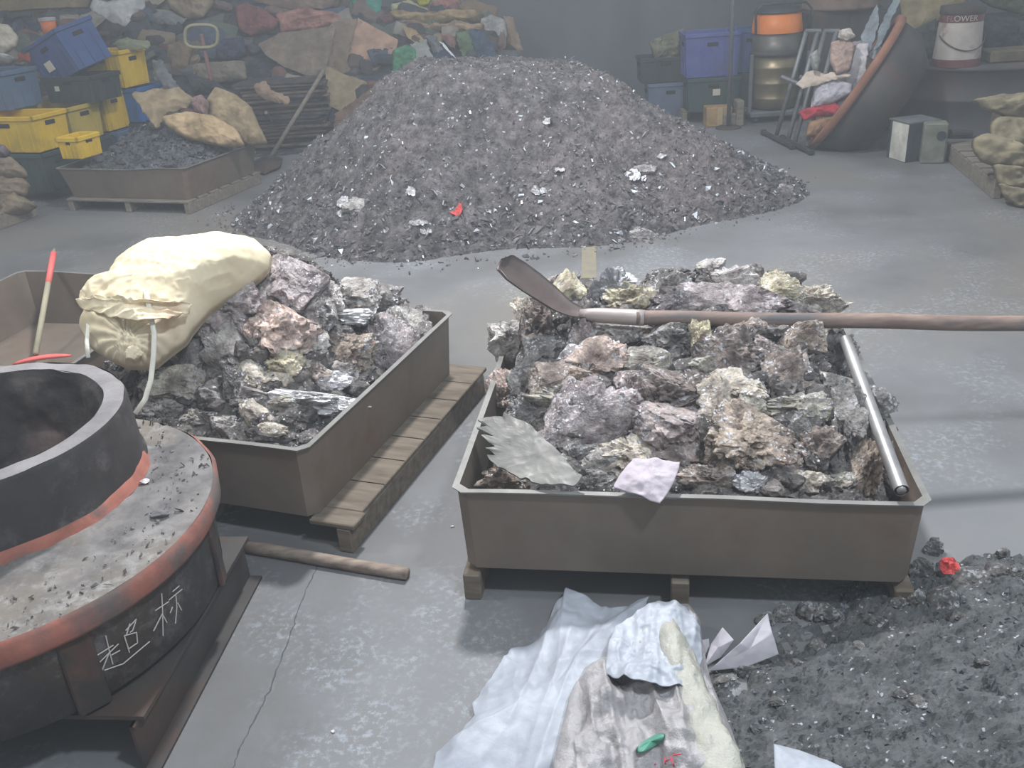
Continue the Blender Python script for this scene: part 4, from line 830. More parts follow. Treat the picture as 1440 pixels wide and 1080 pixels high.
def crate(P, w_, d_, h_, rot, M, label, group=None, corner=True, holes=True, tag=None):
    """open crate; P is the lower near corner (local +x,-y) when corner else the middle of the lower front edge"""
    if isinstance(rot, (int, float)): Rm = Matrix.Rotation(rot, 3, 'Z'); e = Euler((0, 0, rot))
    else: e = Euler(rot); Rm = e.to_matrix()
    o = np.array(P) - np.array(Rm @ Vector((w_ / 2 if corner else 0, -d_ / 2, 0)))
    t = thing('plastic_crate', label, 'crate', o, e, group); g = G(); th = .012; tp_ = .93
    def ring(k, z, i): x, y = w_ / 2 * k - i, d_ / 2 * k - i; return [(-x, -y, z), (x, -y, z), (x, y, z), (-x, y, z)]
    L = [ring(tp_, 0, 0), ring(.985, h_ - .04, 0), ring(.985, h_ - .004, th), ring(tp_, th, th)]
    V = [v for l in L for v in l]; F = [(3, 2, 1, 0), (12, 13, 14, 15)] + [(r * 4 + k, r * 4 + (k + 1) % 4, r * 4 + 4 + (k + 1) % 4, r * 4 + 4 + k) for r in range(3) for k in range(4)]
    g.add(V, F)
    for sx in (-1, 1):
        for k in range(3): g.box((sx * (w_ / 2 * .957), (k - 1) * d_ * .3, h_ * .46), (.012, .016, h_ * .86))
    for sy in (-1, 1):
        for k in range(5): g.box(((k - 2) * w_ * .2, sy * d_ / 2 * .957, h_ * .46), (.016, .012, h_ * .86))
    g.go('crate_body', M, t, local=True)
    g = G(); 
    for (cx_, cy_, lx, ly) in ((0, -d_ / 2, w_ + .02, .02), (0, d_ / 2, w_ + .02, .02), (-w_ / 2, 0, .02, d_ + .02), (w_ / 2, 0, .02, d_ + .02)): g.box((cx_, cy_, h_ - .02), (lx, ly, .036), bev=.004)
    g.go('crate_rim', M, t, local=True)
    if holes:
        for sx in (-1, 1): g = G(); g.box((sx * w_ / 2 * .985, 0, h_ * .74), (.012, d_ * .28, .035), bev=.005); g.go('hand_hole', mat('hole_dark', (24, 24, 26), bump=0), t, local=True)
        g = G(); g.box((0, -d_ / 2 * .985, h_ * .74), (w_ * .2, .012, .035), bev=.005); g.go('hand_hole', mat('hole_dark', (24, 24, 26), bump=0), t, local=True)
    if tag:
        x, z, sx_, sz_, mm, lb = tag; g = G(); g.box((x, -d_ / 2 * .98, z), (sx_, .016, sz_)); q = g.go('paper_tag', mm, t, local=True); q['label'] = lb
    return t
M_tag = mat('tag_paper', (190, 184, 170), (176, 170, 156), bump=0)
gl = 'stacked crates on the left'
s1 = at(57, 215, .42); ex = np.array([math.cos(rC), math.sin(rC), 0]); ey = np.array([-ex[1], ex[0], 0])
def cr_(P, *a, **k): return crate(P, *a, **k)
cr_(s1 - (0, 0, .33), .6, .38, .32, rC, M_grn, 'dark green crate on the floor under the long yellow crate', gl)
cr_(s1 + ey * .44 - (0, 0, .33), .6, .40, .32, rC, M_grn, 'dark green crate at floor level behind the far left tray edge', gl)
cr_(s1 + ey * .90 - (0, 0, .33), .6, .40, .32, rC, M_blu2, 'grey-blue crate at floor level, mostly hidden behind yellow ones', gl)
cr_(s1, .62, .38, .29, rC, M_yel, 'large bright yellow crate nearest the camera at far left', gl)
cr_(s1 + ey * .40, .60, .38, .29, rC, M_yel2, 'dull brownish yellow crate right behind the large bright one', gl)
s3 = at(154, 185, .42); cr_(s3, .30, .30, .33, rC, M_yel, 'worn yellow crate with a dark stain, third from the left in the row', gl)
cr_(s3 - (0, 0, .33), .30, .30, .32, rC, M_blu, 'blue crate below the stained yellow one, behind the slag tray', gl)
s4 = at(120, 225, .17); cr_(at(115, 224, .40), .20, .25, .17, rC, M_yel, 'small yellow crate end poking up at the back of the slag tray', gl)
s2 = s1 + np.array([0, 0, .295]) + ex * -.0; b2 = at(14, 156, .72); cr_(b2, .55, .40, .31, rC, M_blu2, 'dusty blue crate resting on the large yellow one at far left', gl)
k1 = s1 + ey * .62 + ex * .12 + (0, 0, .295); cr_(k1, .52, .36, .22, rC, M_blk, 'black crate with a white mark, wedged under the tilted blue crate', gl, tag=(-.12, .12, .045, .04, M_tag, 'white printed mark'))
y5 = at(177, 124, .76); cr_(y5, .40, .36, .32, rC, M_yel, 'bright yellow crate on top, right of the tilted blue crate', gl)
cr_(y5 - (0, 0, .31) + ex * .06 + ey * .05, .4, .36, .30, rC, M_blu3, 'bright blue crate directly below the topmost yellow crate', gl)
cr_(y5 - (0, 0, .62) + ex * .06 + ey * .05, .4, .36, .30, rC, M_grn, 'dark crate at the bottom of the stack with the topmost yellow crate', gl)
tc_ = atY(112, 98, 8.25); t_ = crate(tc_, .46, .44, .36, (math.radians(10), math.radians(-20), rC - .1), M_blu, 'deep blue crate tilted on top of the stack with a beige paper tag', gl, tag=(-.06, .14, .08, .08, M_tag, 'beige square paper tag'))

# ------------------------------------------------------------------ junk bank along the wall on the left
def junk(X, Y, lift=0):
    X = np.asarray(X, float); Y = np.asarray(Y, float); y0 = 9.35 + .12 * np.sin(X * 2.1) - .25 * smooth((-3.2 - X) / .8) - .0 * X
    z = 1.52 * np.clip((Y - y0) / 1.15, 0, 1) ** .8 * smooth((.62 - X) / .7) * (.74 + .26 * smooth((-1.1 - X) / 1.2))
    z = z + .09 * fbm(xyz(X * 3, Y * 3), 3, 61).reshape(np.shape(X)) * (z > .02)
    return np.where(Y > y0, np.maximum(z, 0), 0)
def scrap_bits(n, seed):
    r = np.random.RandomState(seed); V = []; F = []
    for q in range(n):
        x = r.uniform(-5.4, .35); y = r.uniform(9.3, 10.6); z = float(junk(np.array([x]), np.array([y]))[0])
        if z < .03: continue
        a = r.uniform(-.5, .5); L_ = r.uniform(.12, .42); W_ = r.uniform(.08, .26); nn = np.array([r.uniform(-.3, .3), -.8, r.uniform(.2, .9)]); nn /= np.linalg.norm(nn); u = np.array([math.cos(a), .1, math.sin(a)]); v = np.cross(nn, u); P = np.array([x, y, z]) + nn * .05
        B = [P + u * L_ / 2 * c1 * r.uniform(.7, 1.1) + v * W_ / 2 * c2 * r.uniform(.7, 1.1) for c1, c2 in ((-1, -1), (0, -1.1), (1, -1), (1.1, 0), (1, 1), (0, 1), (-1, 1))]
        if r.rand() < .5: v_, f_ = pillow(B, nn, .05, .03, rings=7, seg=26, wr=.02, wscale=8, seed=seed + q)
        else: v_, f_ = sheet(B, nn, .018, 9, seed + q, bulge=.02, thick=.006, rings=6, seg=26)
        o = len(V); V += [tuple(p) for p in v_]; F += [tuple(i + o for i in f) for f in f_]
    return V, F
def island_mat(name, ramp):
    m = bpy.data.materials.new(name); m.use_nodes = True; nt = m.node_tree; N = nt.nodes; L = nt.links; b = N['Principled BSDF']; g = N.new('ShaderNodeNewGeometry'); cr_ = N.new('ShaderNodeValToRGB'); cr_.color_ramp.interpolation = 'CONSTANT'
    while len(cr_.color_ramp.elements) < len(ramp): cr_.color_ramp.elements.new(.5)
    for i, c in enumerate(ramp): cr_.color_ramp.elements[i].position = i / len(ramp); cr_.color_ramp.elements[i].color = srgb(c)
    L.new(g.outputs['Random Per Island'], cr_.inputs[0]); n = N.new('ShaderNodeTexNoise'); n.inputs['Scale'].default_value = 9; n.inputs['Detail'].default_value = 8; x = N.new('ShaderNodeMix'); x.data_type = 'RGBA'; x.blend_type = 'MULTIPLY'; x.inputs[0].default_value = .7
    tc = N.new('ShaderNodeTexCoord'); L.new(tc.outputs['Object'], n.inputs['Vector']); L.new(cr_.outputs[0], x.inputs[6]); L.new(n.outputs[0], x.inputs[7]); L.new(x.outputs[2], b.inputs['Base Color']); b.inputs['Roughness'].default_value = .85
    bp = N.new('ShaderNodeBump'); bp.inputs['Strength'].default_value = .5; bp.inputs['Distance'].default_value = .02; L.new(n.outputs[0], bp.inputs['Height']); L.new(bp.outputs[0], b.inputs['Normal']); return m
M_bits = island_mat('mixed_scrap', [(70, 74, 82), (128, 108, 86), (58, 66, 74), (118, 100, 92), (46, 54, 68), (96, 98, 100), (140, 124, 100), (84, 72, 66), (62, 60, 62), (150, 142, 132), (90, 104, 90), (120, 84, 80), (70, 84, 104)])
V, F = scrap_bits(330, 5); setp(mk('scrap_bits', V, F, M_bits, smooth=True), 'tangled rags, sacks and cardboard bits covering the scrap bank along the wall', 'scrap', kind='stuff')
V, F = hfield(-6.2, .6, 9.1, 10.88, 260, 90, junk); V[:, 2] += .02 * fbm(V * [6, 6, 22], 3, 63); V[:, 2] = np.maximum(V[:, 2], .002)
setp(mk('scrap_bank', V, F, mat('dark_scrap', (40, 46, 52), (84, 80, 76), rough=.9, scale=6, detail=8, contrast=(.42, .6), bump=.8, bscale=14, bdist=.02, stretch=(1, 1, 3), c3=(44, 52, 70), c3scale=2.2, c3pos=(.5, .56))), 'dark bank of sacking and scrap piled against the wall on the left', 'scrap pile', kind='stuff')
def J(a, b, **k): return mat('junk_%d_%d_%d' % a, tuple(int(v * .86) for v in a), b, rough=.85, scale=6, detail=8, bump=.5, bscale=18, bdist=.02, c3=tuple(int(v * .6) for v in a), c3scale=3.5, c3pos=(.54, .7), **k)
WHT, TAN, CARD, CARD2, PINK = ((150, 150, 152), (172, 172, 172)), ((140, 118, 84), (166, 142, 104)), ((138, 116, 98), (156, 132, 112)), ((108, 96, 84), (128, 114, 100)), ((140, 96, 90), (170, 124, 112))
KRAFT, DBL, TEAL, GRN, RED, GRY, DRK, YEL, PYEL = ((130, 114, 88), (156, 138, 110)), ((38, 48, 70), (54, 64, 86)), ((50, 120, 106), (66, 140, 124)), ((62, 120, 90), (80, 138, 104)), ((106, 62, 62), (128, 78, 76)), ((98, 100, 104), (122, 124, 128)), ((36, 42, 44), (52, 58, 60)), ((190, 186, 40), (206, 200, 60)), ((160, 162, 120), (180, 180, 142))
OR, SLT = ((190, 96, 44), (206, 116, 60)), ((66, 76, 84), (86, 94, 100))
def jitem(name, ol, cl_, kind, label, cat, seed, Y=None, lift=.06, n=(0, -.86, .5), thick=.10, wr=.02, fold=None, parent=None, group=None, th=.004, jag=0.01, fa=.03):
    cx_, cy_ = sum(p[0] for p in ol) / len(ol), sum(p[1] for p in ol) / len(ol)
    P = atY(cx_, cy_, Y) if Y else hit(cx_, cy_, junk, 8.0, 13.5)
    if not Y and P[1] > 10.6: P = atY(cx_, cy_, 10.6)
    n = np.array(n, float); n /= np.linalg.norm(n)
    if not Y: P = P + (CAM - P) / np.linalg.norm(CAM - P) * lift
    B = [onplane(x, y, P, n) for x, y in ol]; M = J(*cl_)
    if kind == 'p': V, F = pillow(B, n, thick, thick * .6, rings=20, seg=100, wr=wr * 1.5, wscale=7, seed=seed, fold=fold, foldamp=fa if fold else 0, jag=jag * .3)
    else: V, F = sheet(B, n, wr, 5, seed, bulge=thick if kind == 's' else 0, thick=th, rings=14, seg=80, fold=fold, foldamp=fa if fold else 0, jag=jag)
    o = mk(name, V, F, M, parent, smooth=kind != 'c')
    if parent is None: setp(o, label, cat, group)
    elif label: o['label'] = label
    return o
E_ = lambda cx_, cy_, rx, ry, n=10: [(cx_ + rx * math.cos(a), cy_ + ry * math.sin(a)) for a in np.linspace(0, 2 * math.pi, n, endpoint=False)]
jl = [
 ('plastic_sheeting', [(118, -4), (150, 2), (205, -4), (206, 8), (190, 18), (176, 37), (166, 34), (150, 28), (128, 14)], WHT, 's', 'crumpled whitish plastic sheeting hanging over the tilted blue crate', 'plastic sheet', 9.0),
 ('white_sack', [(-6, 33), (14, 36), (27, 52), (24, 64), (8, 76), (-6, 78)], ((170, 162, 146), (186, 178, 160)), 'p', 'rounded off-white sack at the far left edge above the blue crate', 'sack', 8.3),
 ('grey_rag', [(-4, 80), (12, 78), (24, 84), (14, 90), (-4, 92)], WHT, 'p', 'small pale rag below the off-white sack at left edge', 'rag', 8.2),
 ('wooden_board', [(-8, -4), (130, -6), (122, 10), (60, 12), (-8, 16)], ((92, 80, 58), (108, 94, 70)), 'c', 'brown board across the top left corner', 'board', 9.0),
 ('red_cloth', [(28, 70), (50, 56), (62, 60), (48, 74), (40, 86), (22, 86)], ((150, 72, 52), (172, 86, 64)), 's', 'orange-red cloth between the white sack and tilted blue crate', 'cloth', 8.45),
 ('tan_sack', [(232, -6), (304, -8), (300, 8), (286, 24), (262, 28), (240, 14)], ((128, 112, 92), (146, 130, 108)), 'p', 'tied tan sack at the top, above the loop handle', 'sack', None),
 ('grey_cloth', [(204, 18), (240, 16), (262, 26), (250, 36), (222, 34)], GRY, 's', 'flat grey cloth left of the tan sack', 'cloth', None),
 ('brown_cloth', [(345, -6), (430, -8), (482, -4), (478, 10), (430, 14), (380, 10)], ((110, 90, 82), (130, 108, 98)), 's', 'dull brown sacking along the top edge, left of the teal cloth', 'cloth', None),
 ('dark_red_bag', [(330, 12), (345, 4), (372, 14), (394, 30), (384, 42), (352, 52), (336, 42)], RED, 'p', 'dark red and blue bag beside the pink tarpaulin', 'bag', None),
 ('folded_tarpaulin', [(386, 20), (430, 12), (482, 22), (478, 34), (440, 42), (396, 48)], PINK, 'p', 'pinkish folded tarpaulin above the big flattened cardboard', 'tarpaulin', None),
 ('cardboard_sheet', [(362, 62), (394, 46), (472, 36), (466, 70), (456, 104), (440, 110), (400, 94), (374, 78)], CARD2, 'c', 'big flattened grey-brown cardboard leaning over the dark stack', 'cardboard', None),
 ('cardboard_sheet', [(470, 30), (502, 26), (486, 96), (478, 110), (458, 96), (462, 60)], ((112, 98, 86), (128, 112, 98)), 'c', 'narrow grey cardboard strip left of the pinkish carton', 'cardboard', None),
 ('carton', [(503, 25), (560, 56), (546, 119), (484, 95)], ((158, 126, 108), (170, 138, 118)), 'c', 'square pinkish brown carton tilted beside the heap', 'carton', None),
 ('cardboard_sheet', [(484, 104), (527, 118), (530, 124), (487, 160), (470, 152), (460, 146), (457, 92)], ((132, 118, 92), (148, 134, 106)), 'c', 'beige cardboard flap hanging below the pinkish carton', 'cardboard', None),
 ('brown_paper', [(357, 122), (372, 112), (382, 126), (408, 138), (405, 147), (376, 140), (362, 134)], CARD, 's', 'crumpled brown paper on the front of the dark cardboard stack', 'paper', 9.05),
 ('sheet_bundle', [(265, 92), (345, 86), (348, 112), (300, 118), (266, 112)], ((110, 104, 92), (126, 118, 104)), 'p', 'greyish bundle of flattened sheets right of the handle pole', 'bundle', None),
 ('blue_bundle', [(300, 58), (342, 52), (348, 78), (330, 86), (302, 84)], DBL, 'p', 'dark blue bundle of folded sacks right of the loop handle', 'bundle', None),
 ('brown_sack', [(236, 66), (256, 58), (272, 70), (264, 96), (244, 104), (236, 88)], ((112, 96, 76), (130, 112, 90)), 'p', 'small brown sack between the yellow crate and the handle', 'sack', None),
 ('plastic_strips', [(214, 84), (228, 84), (250, 122), (244, 128), (216, 112)], GRY, 's', 'dark grey plastic strips right of the topmost yellow crate', 'plastic strips', 8.9),
 ('green_cloth', [(158, 60), (178, 52), (212, 58), (210, 68), (170, 72)], ((110, 116, 90), (126, 130, 104)), 's', 'faded green cloth lying on the topmost yellow crate', 'cloth', 8.9),
 ('teal_cloth', [(478, -6), (540, -6), (536, 16), (514, 23), (492, 14)], TEAL, 's', 'teal cloth at the top edge above the carton', 'cloth', None),
 ('pale_bag', [(548, 8), (575, 2), (604, 14), (600, 24), (570, 22), (550, 18)], PYEL, 'p', 'pale yellowish bag at the top right of the teal cloth', 'bag', None),
 ('yellow_bag', [(582, -6), (608, -6), (604, 6), (590, 9)], YEL, 'p', 'bright yellow bag at the very top edge', 'bag', None),
 ('pink_bag', [(606, 4), (640, -4), (652, 8), (630, 20), (610, 18)], ((150, 100, 98), (166, 120, 114)), 'p', 'dusty pink bag right of the bright yellow bag', 'bag', None),
 ('mauve_bag', [(644, -4), (672, 2), (668, 20), (648, 22)], ((104, 92, 100), (122, 108, 116)), 'p', 'mauve grey bag above the folded tan sacking', 'bag', None),
 ('folded_sacking', [(545, 16), (600, 24), (640, 14), (682, 20), (676, 34), (640, 30), (600, 36), (556, 26)], TAN, 'p', 'upper roll of folded tan sacking near the wall', 'sacking', None),
 ('folded_sacking', [(560, 30), (620, 36), (682, 34), (680, 44), (640, 46), (590, 42)], ((146, 122, 100), (164, 140, 116)), 'p', 'lower roll of folded tan sacking near the wall', 'sacking', None),
 ('green_bag', [(552, 72), (572, 64), (588, 70), (590, 96), (570, 104), (552, 112)], GRN, 'p', 'green bag standing between the carton and the heap', 'bag', None),
 ('clear_plastic', [(576, 62), (598, 56), (610, 84), (604, 98), (586, 98), (580, 80)], ((140, 144, 140), (158, 160, 156)), 's', 'greyish clear plastic right of the green bag', 'plastic sheet', None),
 ('long_cardboard', [(566, 36), (584, 42), (606, 66), (600, 70), (572, 52)], TAN, 'c', 'long beige cardboard strip slanting above the clear plastic', 'cardboard', None),
 ('grey_strip', [(598, 52), (612, 50), (630, 82), (618, 88)], GRY, 's', 'grey plastic strip slanting down to the dark blue bag', 'plastic strips', None),
 ('white_strip', [(618, 58), (624, 60), (642, 82), (638, 84)], ((220, 220, 220), (230, 230, 230)), 'c', 'bright white sliver of plastic above the dark blue bag', 'plastic strips', None),
 ('navy_bag', [(606, 76), (626, 70), (642, 84), (640, 98), (612, 98)], DBL, 'p', 'dark navy bag behind the heap crest', 'bag', None),
 ('brown_strip', [(616, 46), (640, 50), (640, 66), (632, 66)], ((126, 92, 88), (140, 106, 100)), 's', 'reddish brown strip above the white sliver', 'plastic strips', None),
 ('green_tarpaulin', [(640, 46), (660, 42), (680, 86), (676, 100), (656, 98)], ((74, 100, 70), (100, 116, 84)), 's', 'faded green striped tarpaulin hanging behind the heap crest', 'tarpaulin', None),
 ('blue_tarpaulin', [(658, 42), (680, 44), (700, 80), (696, 100), (676, 98)], ((48, 66, 86), (62, 82, 100)), 's', 'slate blue tarpaulin hanging right of the green one', 'tarpaulin', None),
 ('white_bag', [(668, 30), (690, 20), (712, 30), (714, 52), (700, 64), (680, 60)], ((142, 140, 140), (162, 160, 158)), 'p', 'crumpled off-white bag at the right end of the scrap bank', 'bag', None),
 ('tan_cloth', [(706, 22), (722, 26), (736, 74), (716, 80), (712, 50)], ((138, 118, 98), (152, 132, 110)), 's', 'tan cloth at the extreme right of the scrap bank', 'cloth', None),
 ('dark_bag', [(690, 66), (714, 60), (734, 78), (736, 98), (700, 100)], DRK, 'p', 'black bag at the foot of the tan cloth by the wall', 'bag', None),
 ('rubber_sheet', [(470, 160), (520, 128), (530, 140), (500, 176), (470, 190)], ((96, 78, 66), (112, 92, 78)), 's', 'brown sheet lying between the heap and the cardboard flap', 'sheet', 8.9),
 ('grey_paper', [(438, 200), (446, 188), (456, 194), (454, 210), (444, 214)], GRY, 's', 'small grey crumpled paper at the foot of the heap on the left', 'paper', 8.7),
 ('tied_rag', [(268, 142), (284, 134), (296, 146), (292, 168), (276, 162)], ((120, 94, 94), (142, 116, 112)), 'p', 'pinkish tied rag between the two kraft sacks', 'rag', 7.75),
 ('kraft_sack', [(184, 133), (214, 127), (250, 125), (274, 140), (262, 152), (236, 158), (220, 182), (206, 166), (196, 148)], KRAFT, 's', 'opened kraft sack draped over the back left of the slag chips', 'sack', 7.7),
 ('kraft_sack', [(302, 122), (330, 132), (354, 150), (364, 174), (378, 202), (350, 206), (330, 196), (308, 188), (292, 160), (290, 140)], KRAFT, 'p', 'bulky kraft sack at the back right corner of the slag tray', 'sack', 7.85),
 ('kraft_sack', [(226, 166), (262, 157), (300, 164), (334, 182), (346, 206), (312, 206), (262, 196), (236, 180)], ((158, 134, 100), (182, 158, 124)), 'p', 'long low fold of kraft sack lying on the slag chips', 'sack', 7.55),
 ('grey_sack', [(268, 112), (300, 112), (330, 136), (300, 132), (270, 134)], DRK, 'p', 'dark sack tucked behind the kraft sacks', 'sack', 8.4),
]
for i, (nm, ol, cl_, kd, lb, ct, Y) in enumerate(jl):
    vert = kd == 'c' and nm != 'wooden_board'
    jitem(nm, ol, cl_, kd, lb, ct, 700 + i, Y, lift=.10 if kd == 'p' else .14, thick=.09 if kd == 'p' else .04, th=.03 if nm in ('carton', 'wooden_board') else .006, wr=.02 if kd != 'c' else .006,
          fold=(1, 0, .1) if 'fold' in nm or 'tarp' in nm else ((.4, 0, -1) if 'strip' in nm else None), jag=.012 if kd != 'c' else .005, n=(.12, -.8, .6) if nm == 'kraft_sack' else (.0, -.86, .5))
# stack of flattened cardboard, one sheet above the other
z0_ = .0; b_ = at(408, 212, 0); topz_ = atY(405, 112, b_[1] + .2)[2]; ns = 22; hs = topz_ / ns; rs = np.random.RandomState(12)
for k in range(ns):
    z = hs * (k + .5); c_ = b_ + np.array([rs.uniform(-.05, .05) + .01 * k * 0, .36 + rs.uniform(-.06, .04), z]); g = G()
    g.box(c_, (.80 + rs.uniform(-.12, .1), .6, hs * rs.uniform(.5, .92)), rotz(rs.uniform(-.12, .12)), bev=.004)
    V = np.array(g.V); V[:, 2] += .012 * vn(V * 2 + k, 3)
    tn = rs.randint(4); a = [(78, 66, 60), (96, 82, 72), (62, 58, 58), (112, 92, 78)][tn]
    setp(mk('cardboard_sheet', V, g.F, J(a, tuple(v + 14 for v in a))), 'dark flattened cardboard layer in the tall stack left of the leaning shovel', 'cardboard', 'flattened cardboard layers in the stack')
# orange tub behind the tilted crate
t = thing('orange_tub', 'orange plastic tub with a whitish lid above the tilted blue crate', 'tub', atY(72, 48, 8.6))
P = atY(72, 50, 8.6); g = G(); g.lathe([(0.001, 0), (.055, 0), (.066, .12), (.001, .12)], P, 20); g.go('tub_body', J(*OR), t, smooth=True); g = G(); g.lathe([(0.0, .12), (.07, .12), (.07, .145), (0.0, .15)], P, 20); g.go('lid', J(*WHT), t)
# loop handle on a pole
t = thing('loop_handle_truck', 'oval loop handle on a rusty upright pole behind the slag tray', 'hand truck', at(300, 215, 0))
Yh = 8.35; P = [atY(283 + 24 * math.cos(a) * (1 if True else 1), 51 + 17 * math.sin(a) * (1 - .12 * math.cos(a)), Yh) for a in np.linspace(0, 2 * math.pi, 29)]
def sup(a, n_=3.2): c_, s_ = math.cos(a), math.sin(a); return (abs(c_) ** (2 / n_) * np.sign(c_), abs(s_) ** (2 / n_) * np.sign(s_))
P = [atY(283 + 23 * sup(a)[0], 51 + 16 * sup(a)[1], Yh) for a in np.linspace(0, 2 * math.pi, 37)]; g = G(); g.tube(P, .014, 8, caps=False); g.go('loop_handle', mat('olive_paint', (120, 118, 92), (134, 130, 102), rough=.5, bump=.1), t, smooth=True)
g = G(); a_, b2_ = atY(283, 48, Yh), atY(301, 132, Yh + .1); dd = b2_ - a_; g.tube([a_, b2_, a_ + dd * (a_[2] / -dd[2]) * .995], .016, 10); g.go('pole', mat('rusty_pole', (96, 66, 62), (112, 80, 74), rough=.7, bump=.3), t, smooth=True)
# leaning shovel
t = thing('shovel', 'old shovel leaning upright against the cardboard stack, blade on the floor', 'shovel', at(372, 236, 0))
a_, b2_ = at(380, 222, .06), atY(456, 98, 9.15); g = G(); g.tube([a_, a_ + (b2_ - a_) * .5, b2_], .019, 10); g.go('handle', M_greywood, t, smooth=True)
V, F = sheet([at(352, 240, .02), at(356, 226, .04), at(382, 216, .07), at(398, 222, .05), at(394, 234, .03), at(372, 244, .02)], zz, .006, 6, 3, bulge=.03, thick=.006); mk('blade', V, F, M_darksteel, t, smooth=True)
g = G(); g.tube([at(392, 187, .1), atY(374, 158, 8.95)], .016, 8); setp(g.go('wooden_stick', M_greywood), 'short pale stick leaning left of the long shovel', 'stick')
for i, (x, y) in enumerate([(345, 205), (352, 214)]): V, F = lump_shape(800 + i, .12, .08, .06, 3); setp(mk('debris_scrap', V + at(x, y, .03), F, J((110, 112, 84), (130, 128, 100))), ['olive scrap by the rear corner of the slag tray', 'olive scrap on the floor nearer the leaning shovel'][i], 'scrap')

# ------------------------------------------------------------------ sacks on a pallet at the far left
pp = at(48, 306, 0); rP = rC + .02; ex2 = np.array([math.cos(rP), math.sin(rP), 0]); ey2 = np.array([-ex2[1], ex2[0], 0]); cPl = pp - ex2 * .5 - ey2 * .40
pallet('wooden_pallet', cPl, 1.0, .9, .12, rP, 'grey wooden pallet under the stacked sacks at the left edge', M=M_greywood)
for i, (ol, zc, lb) in enumerate([([(-20, 276), (14, 272), (30, 274), (54, 290), (42, 298), (0, 312), (-20, 314)], .2, 'bottom sack of the stack at the left edge'), ([(-20, 252), (34, 248), (44, 262), (38, 276), (0, 284), (-20, 284)], .3, 'middle sack of the stack at the left edge'), ([(-20, 222), (18, 222), (38, 240), (40, 250), (0, 254), (-20, 254)], .42, 'upper sack of the stack at the left edge'), ([(-20, 206), (8, 206), (16, 214), (10, 222), (-20, 222)], .5, 'purplish sack end on top of the stack at the left edge')]):
    jitem('woven_sack', ol, ((112, 100, 84), (134, 120, 100)) if i < 3 else ((96, 86, 92), (110, 100, 104)), 'p', 'dusty brown woven sack, ' + lb, 'sack', 900 + i, 7.12 + .03 * i, thick=.10, wr=.025, n=(.3, -.8, .5), group='sacks stacked at the left edge')

# ------------------------------------------------------------------ back right: crates, box, pole, vacuum
gr = 'crates by the back wall'
pallet('wooden_pallet', at(1012, 168, 0) + ey * .35 + (.12, 0, 0), 1.2, .8, .11, -.06, 'dark wooden pallet under the blue and dark crates by the wall', M=M_greywood)
p1_ = at(943, 168, .0); cr_(p1_, .46, .40, .36, -.06, M_gbl, 'grey-blue crate on the floor at the left of the wall group', gr, corner=False)
cr_(p1_ + (-.05, .0, .365), .52, .40, .24, -.06, M_blk, 'black crate on the grey-blue one, carrying the olive sack', gr, corner=False, holes=True)
p2_ = at(1004, 158, .115) + (.0, .05, 0); cr_(p2_, .50, .40, .32, -.06, M_grn, 'dark crate with a small white tag, under the blue crate by the wall', gr, corner=False, tag=(.03, .18, .07, .06, M_tag, 'small white tag'))
cr_(p2_ + (-.02, -.01, .325), .52, .40, .40, -.06, M_vio, 'tall violet-blue crate behind the upright pole', gr, corner=False)
cr_(p2_ + (.36, .12, .325), .3, .34, .40, -.06, M_blu, 'dark blue crate end right of the upright pole', gr, corner=False)
cr_(p2_ + (.36, .12, .0), .3, .34, .32, -.06, M_blk, 'black crate under the dark blue crate end right of the pole', gr, corner=False)
jitem('olive_sack', [(913, 58), (932, 50), (964, 39), (970, 58), (968, 82), (920, 86)], ((104, 104, 86), (122, 120, 98)), 'p', 'folded olive sack standing on the black crate by the wall', 'sack', 31, float(p1_[1]) + .16, thick=.12, wr=.03, n=(0, -.95, .3))
jitem('dark_bag', [(1036, 96), (1050, 78), (1062, 92), (1060, 150), (1036, 152), (1030, 128)], ((38, 44, 54), (50, 56, 66)), 'p', 'dark bag stuffed between the crates and the vacuum cleaner', 'bag', 33, 9.55, thick=.1, wr=.03, n=(0, -.98, .2))
c_ = at(1012, 178, 0); g = G(); g.box(c_ + (0, .1, .09), (.245, .2, .175), rotz(-.05), bev=.004); tb_ = thing('cardboard_box', 'small closed cardboard box on the floor by the foot of the upright pole', 'box', c_); g.go('box_body', J((156, 126, 86), (170, 140, 98)), tb_); g = G(); g.box(c_ + (0, -.001, .09), (.05, .004, .176), rotz(-.05)); g.go('tape', J((172, 150, 112), (180, 160, 122)), tb_)
t = thing('upright_pole', 'thin grey metal pole standing upright on a round base by the crates', 'pole', at(1024, 180, 0)); c_ = at(1024, 180, 0)
g = G(); g.tube([c_ + (0, 0, .02), c_ + (0, 0, 1.2), c_ + (0, 0, 2.4)], .019, 10); g.go('pole', mat('grey_pole', (92, 94, 98), (108, 110, 114), rough=.5, metal=.3, bump=0), t, smooth=True)
g = G(); g.lathe([(0, .02), (.1, .018), (.12, .008), (.12, 0), (0, 0)], c_, 24); g.go('round_base', M_darksteel, t)
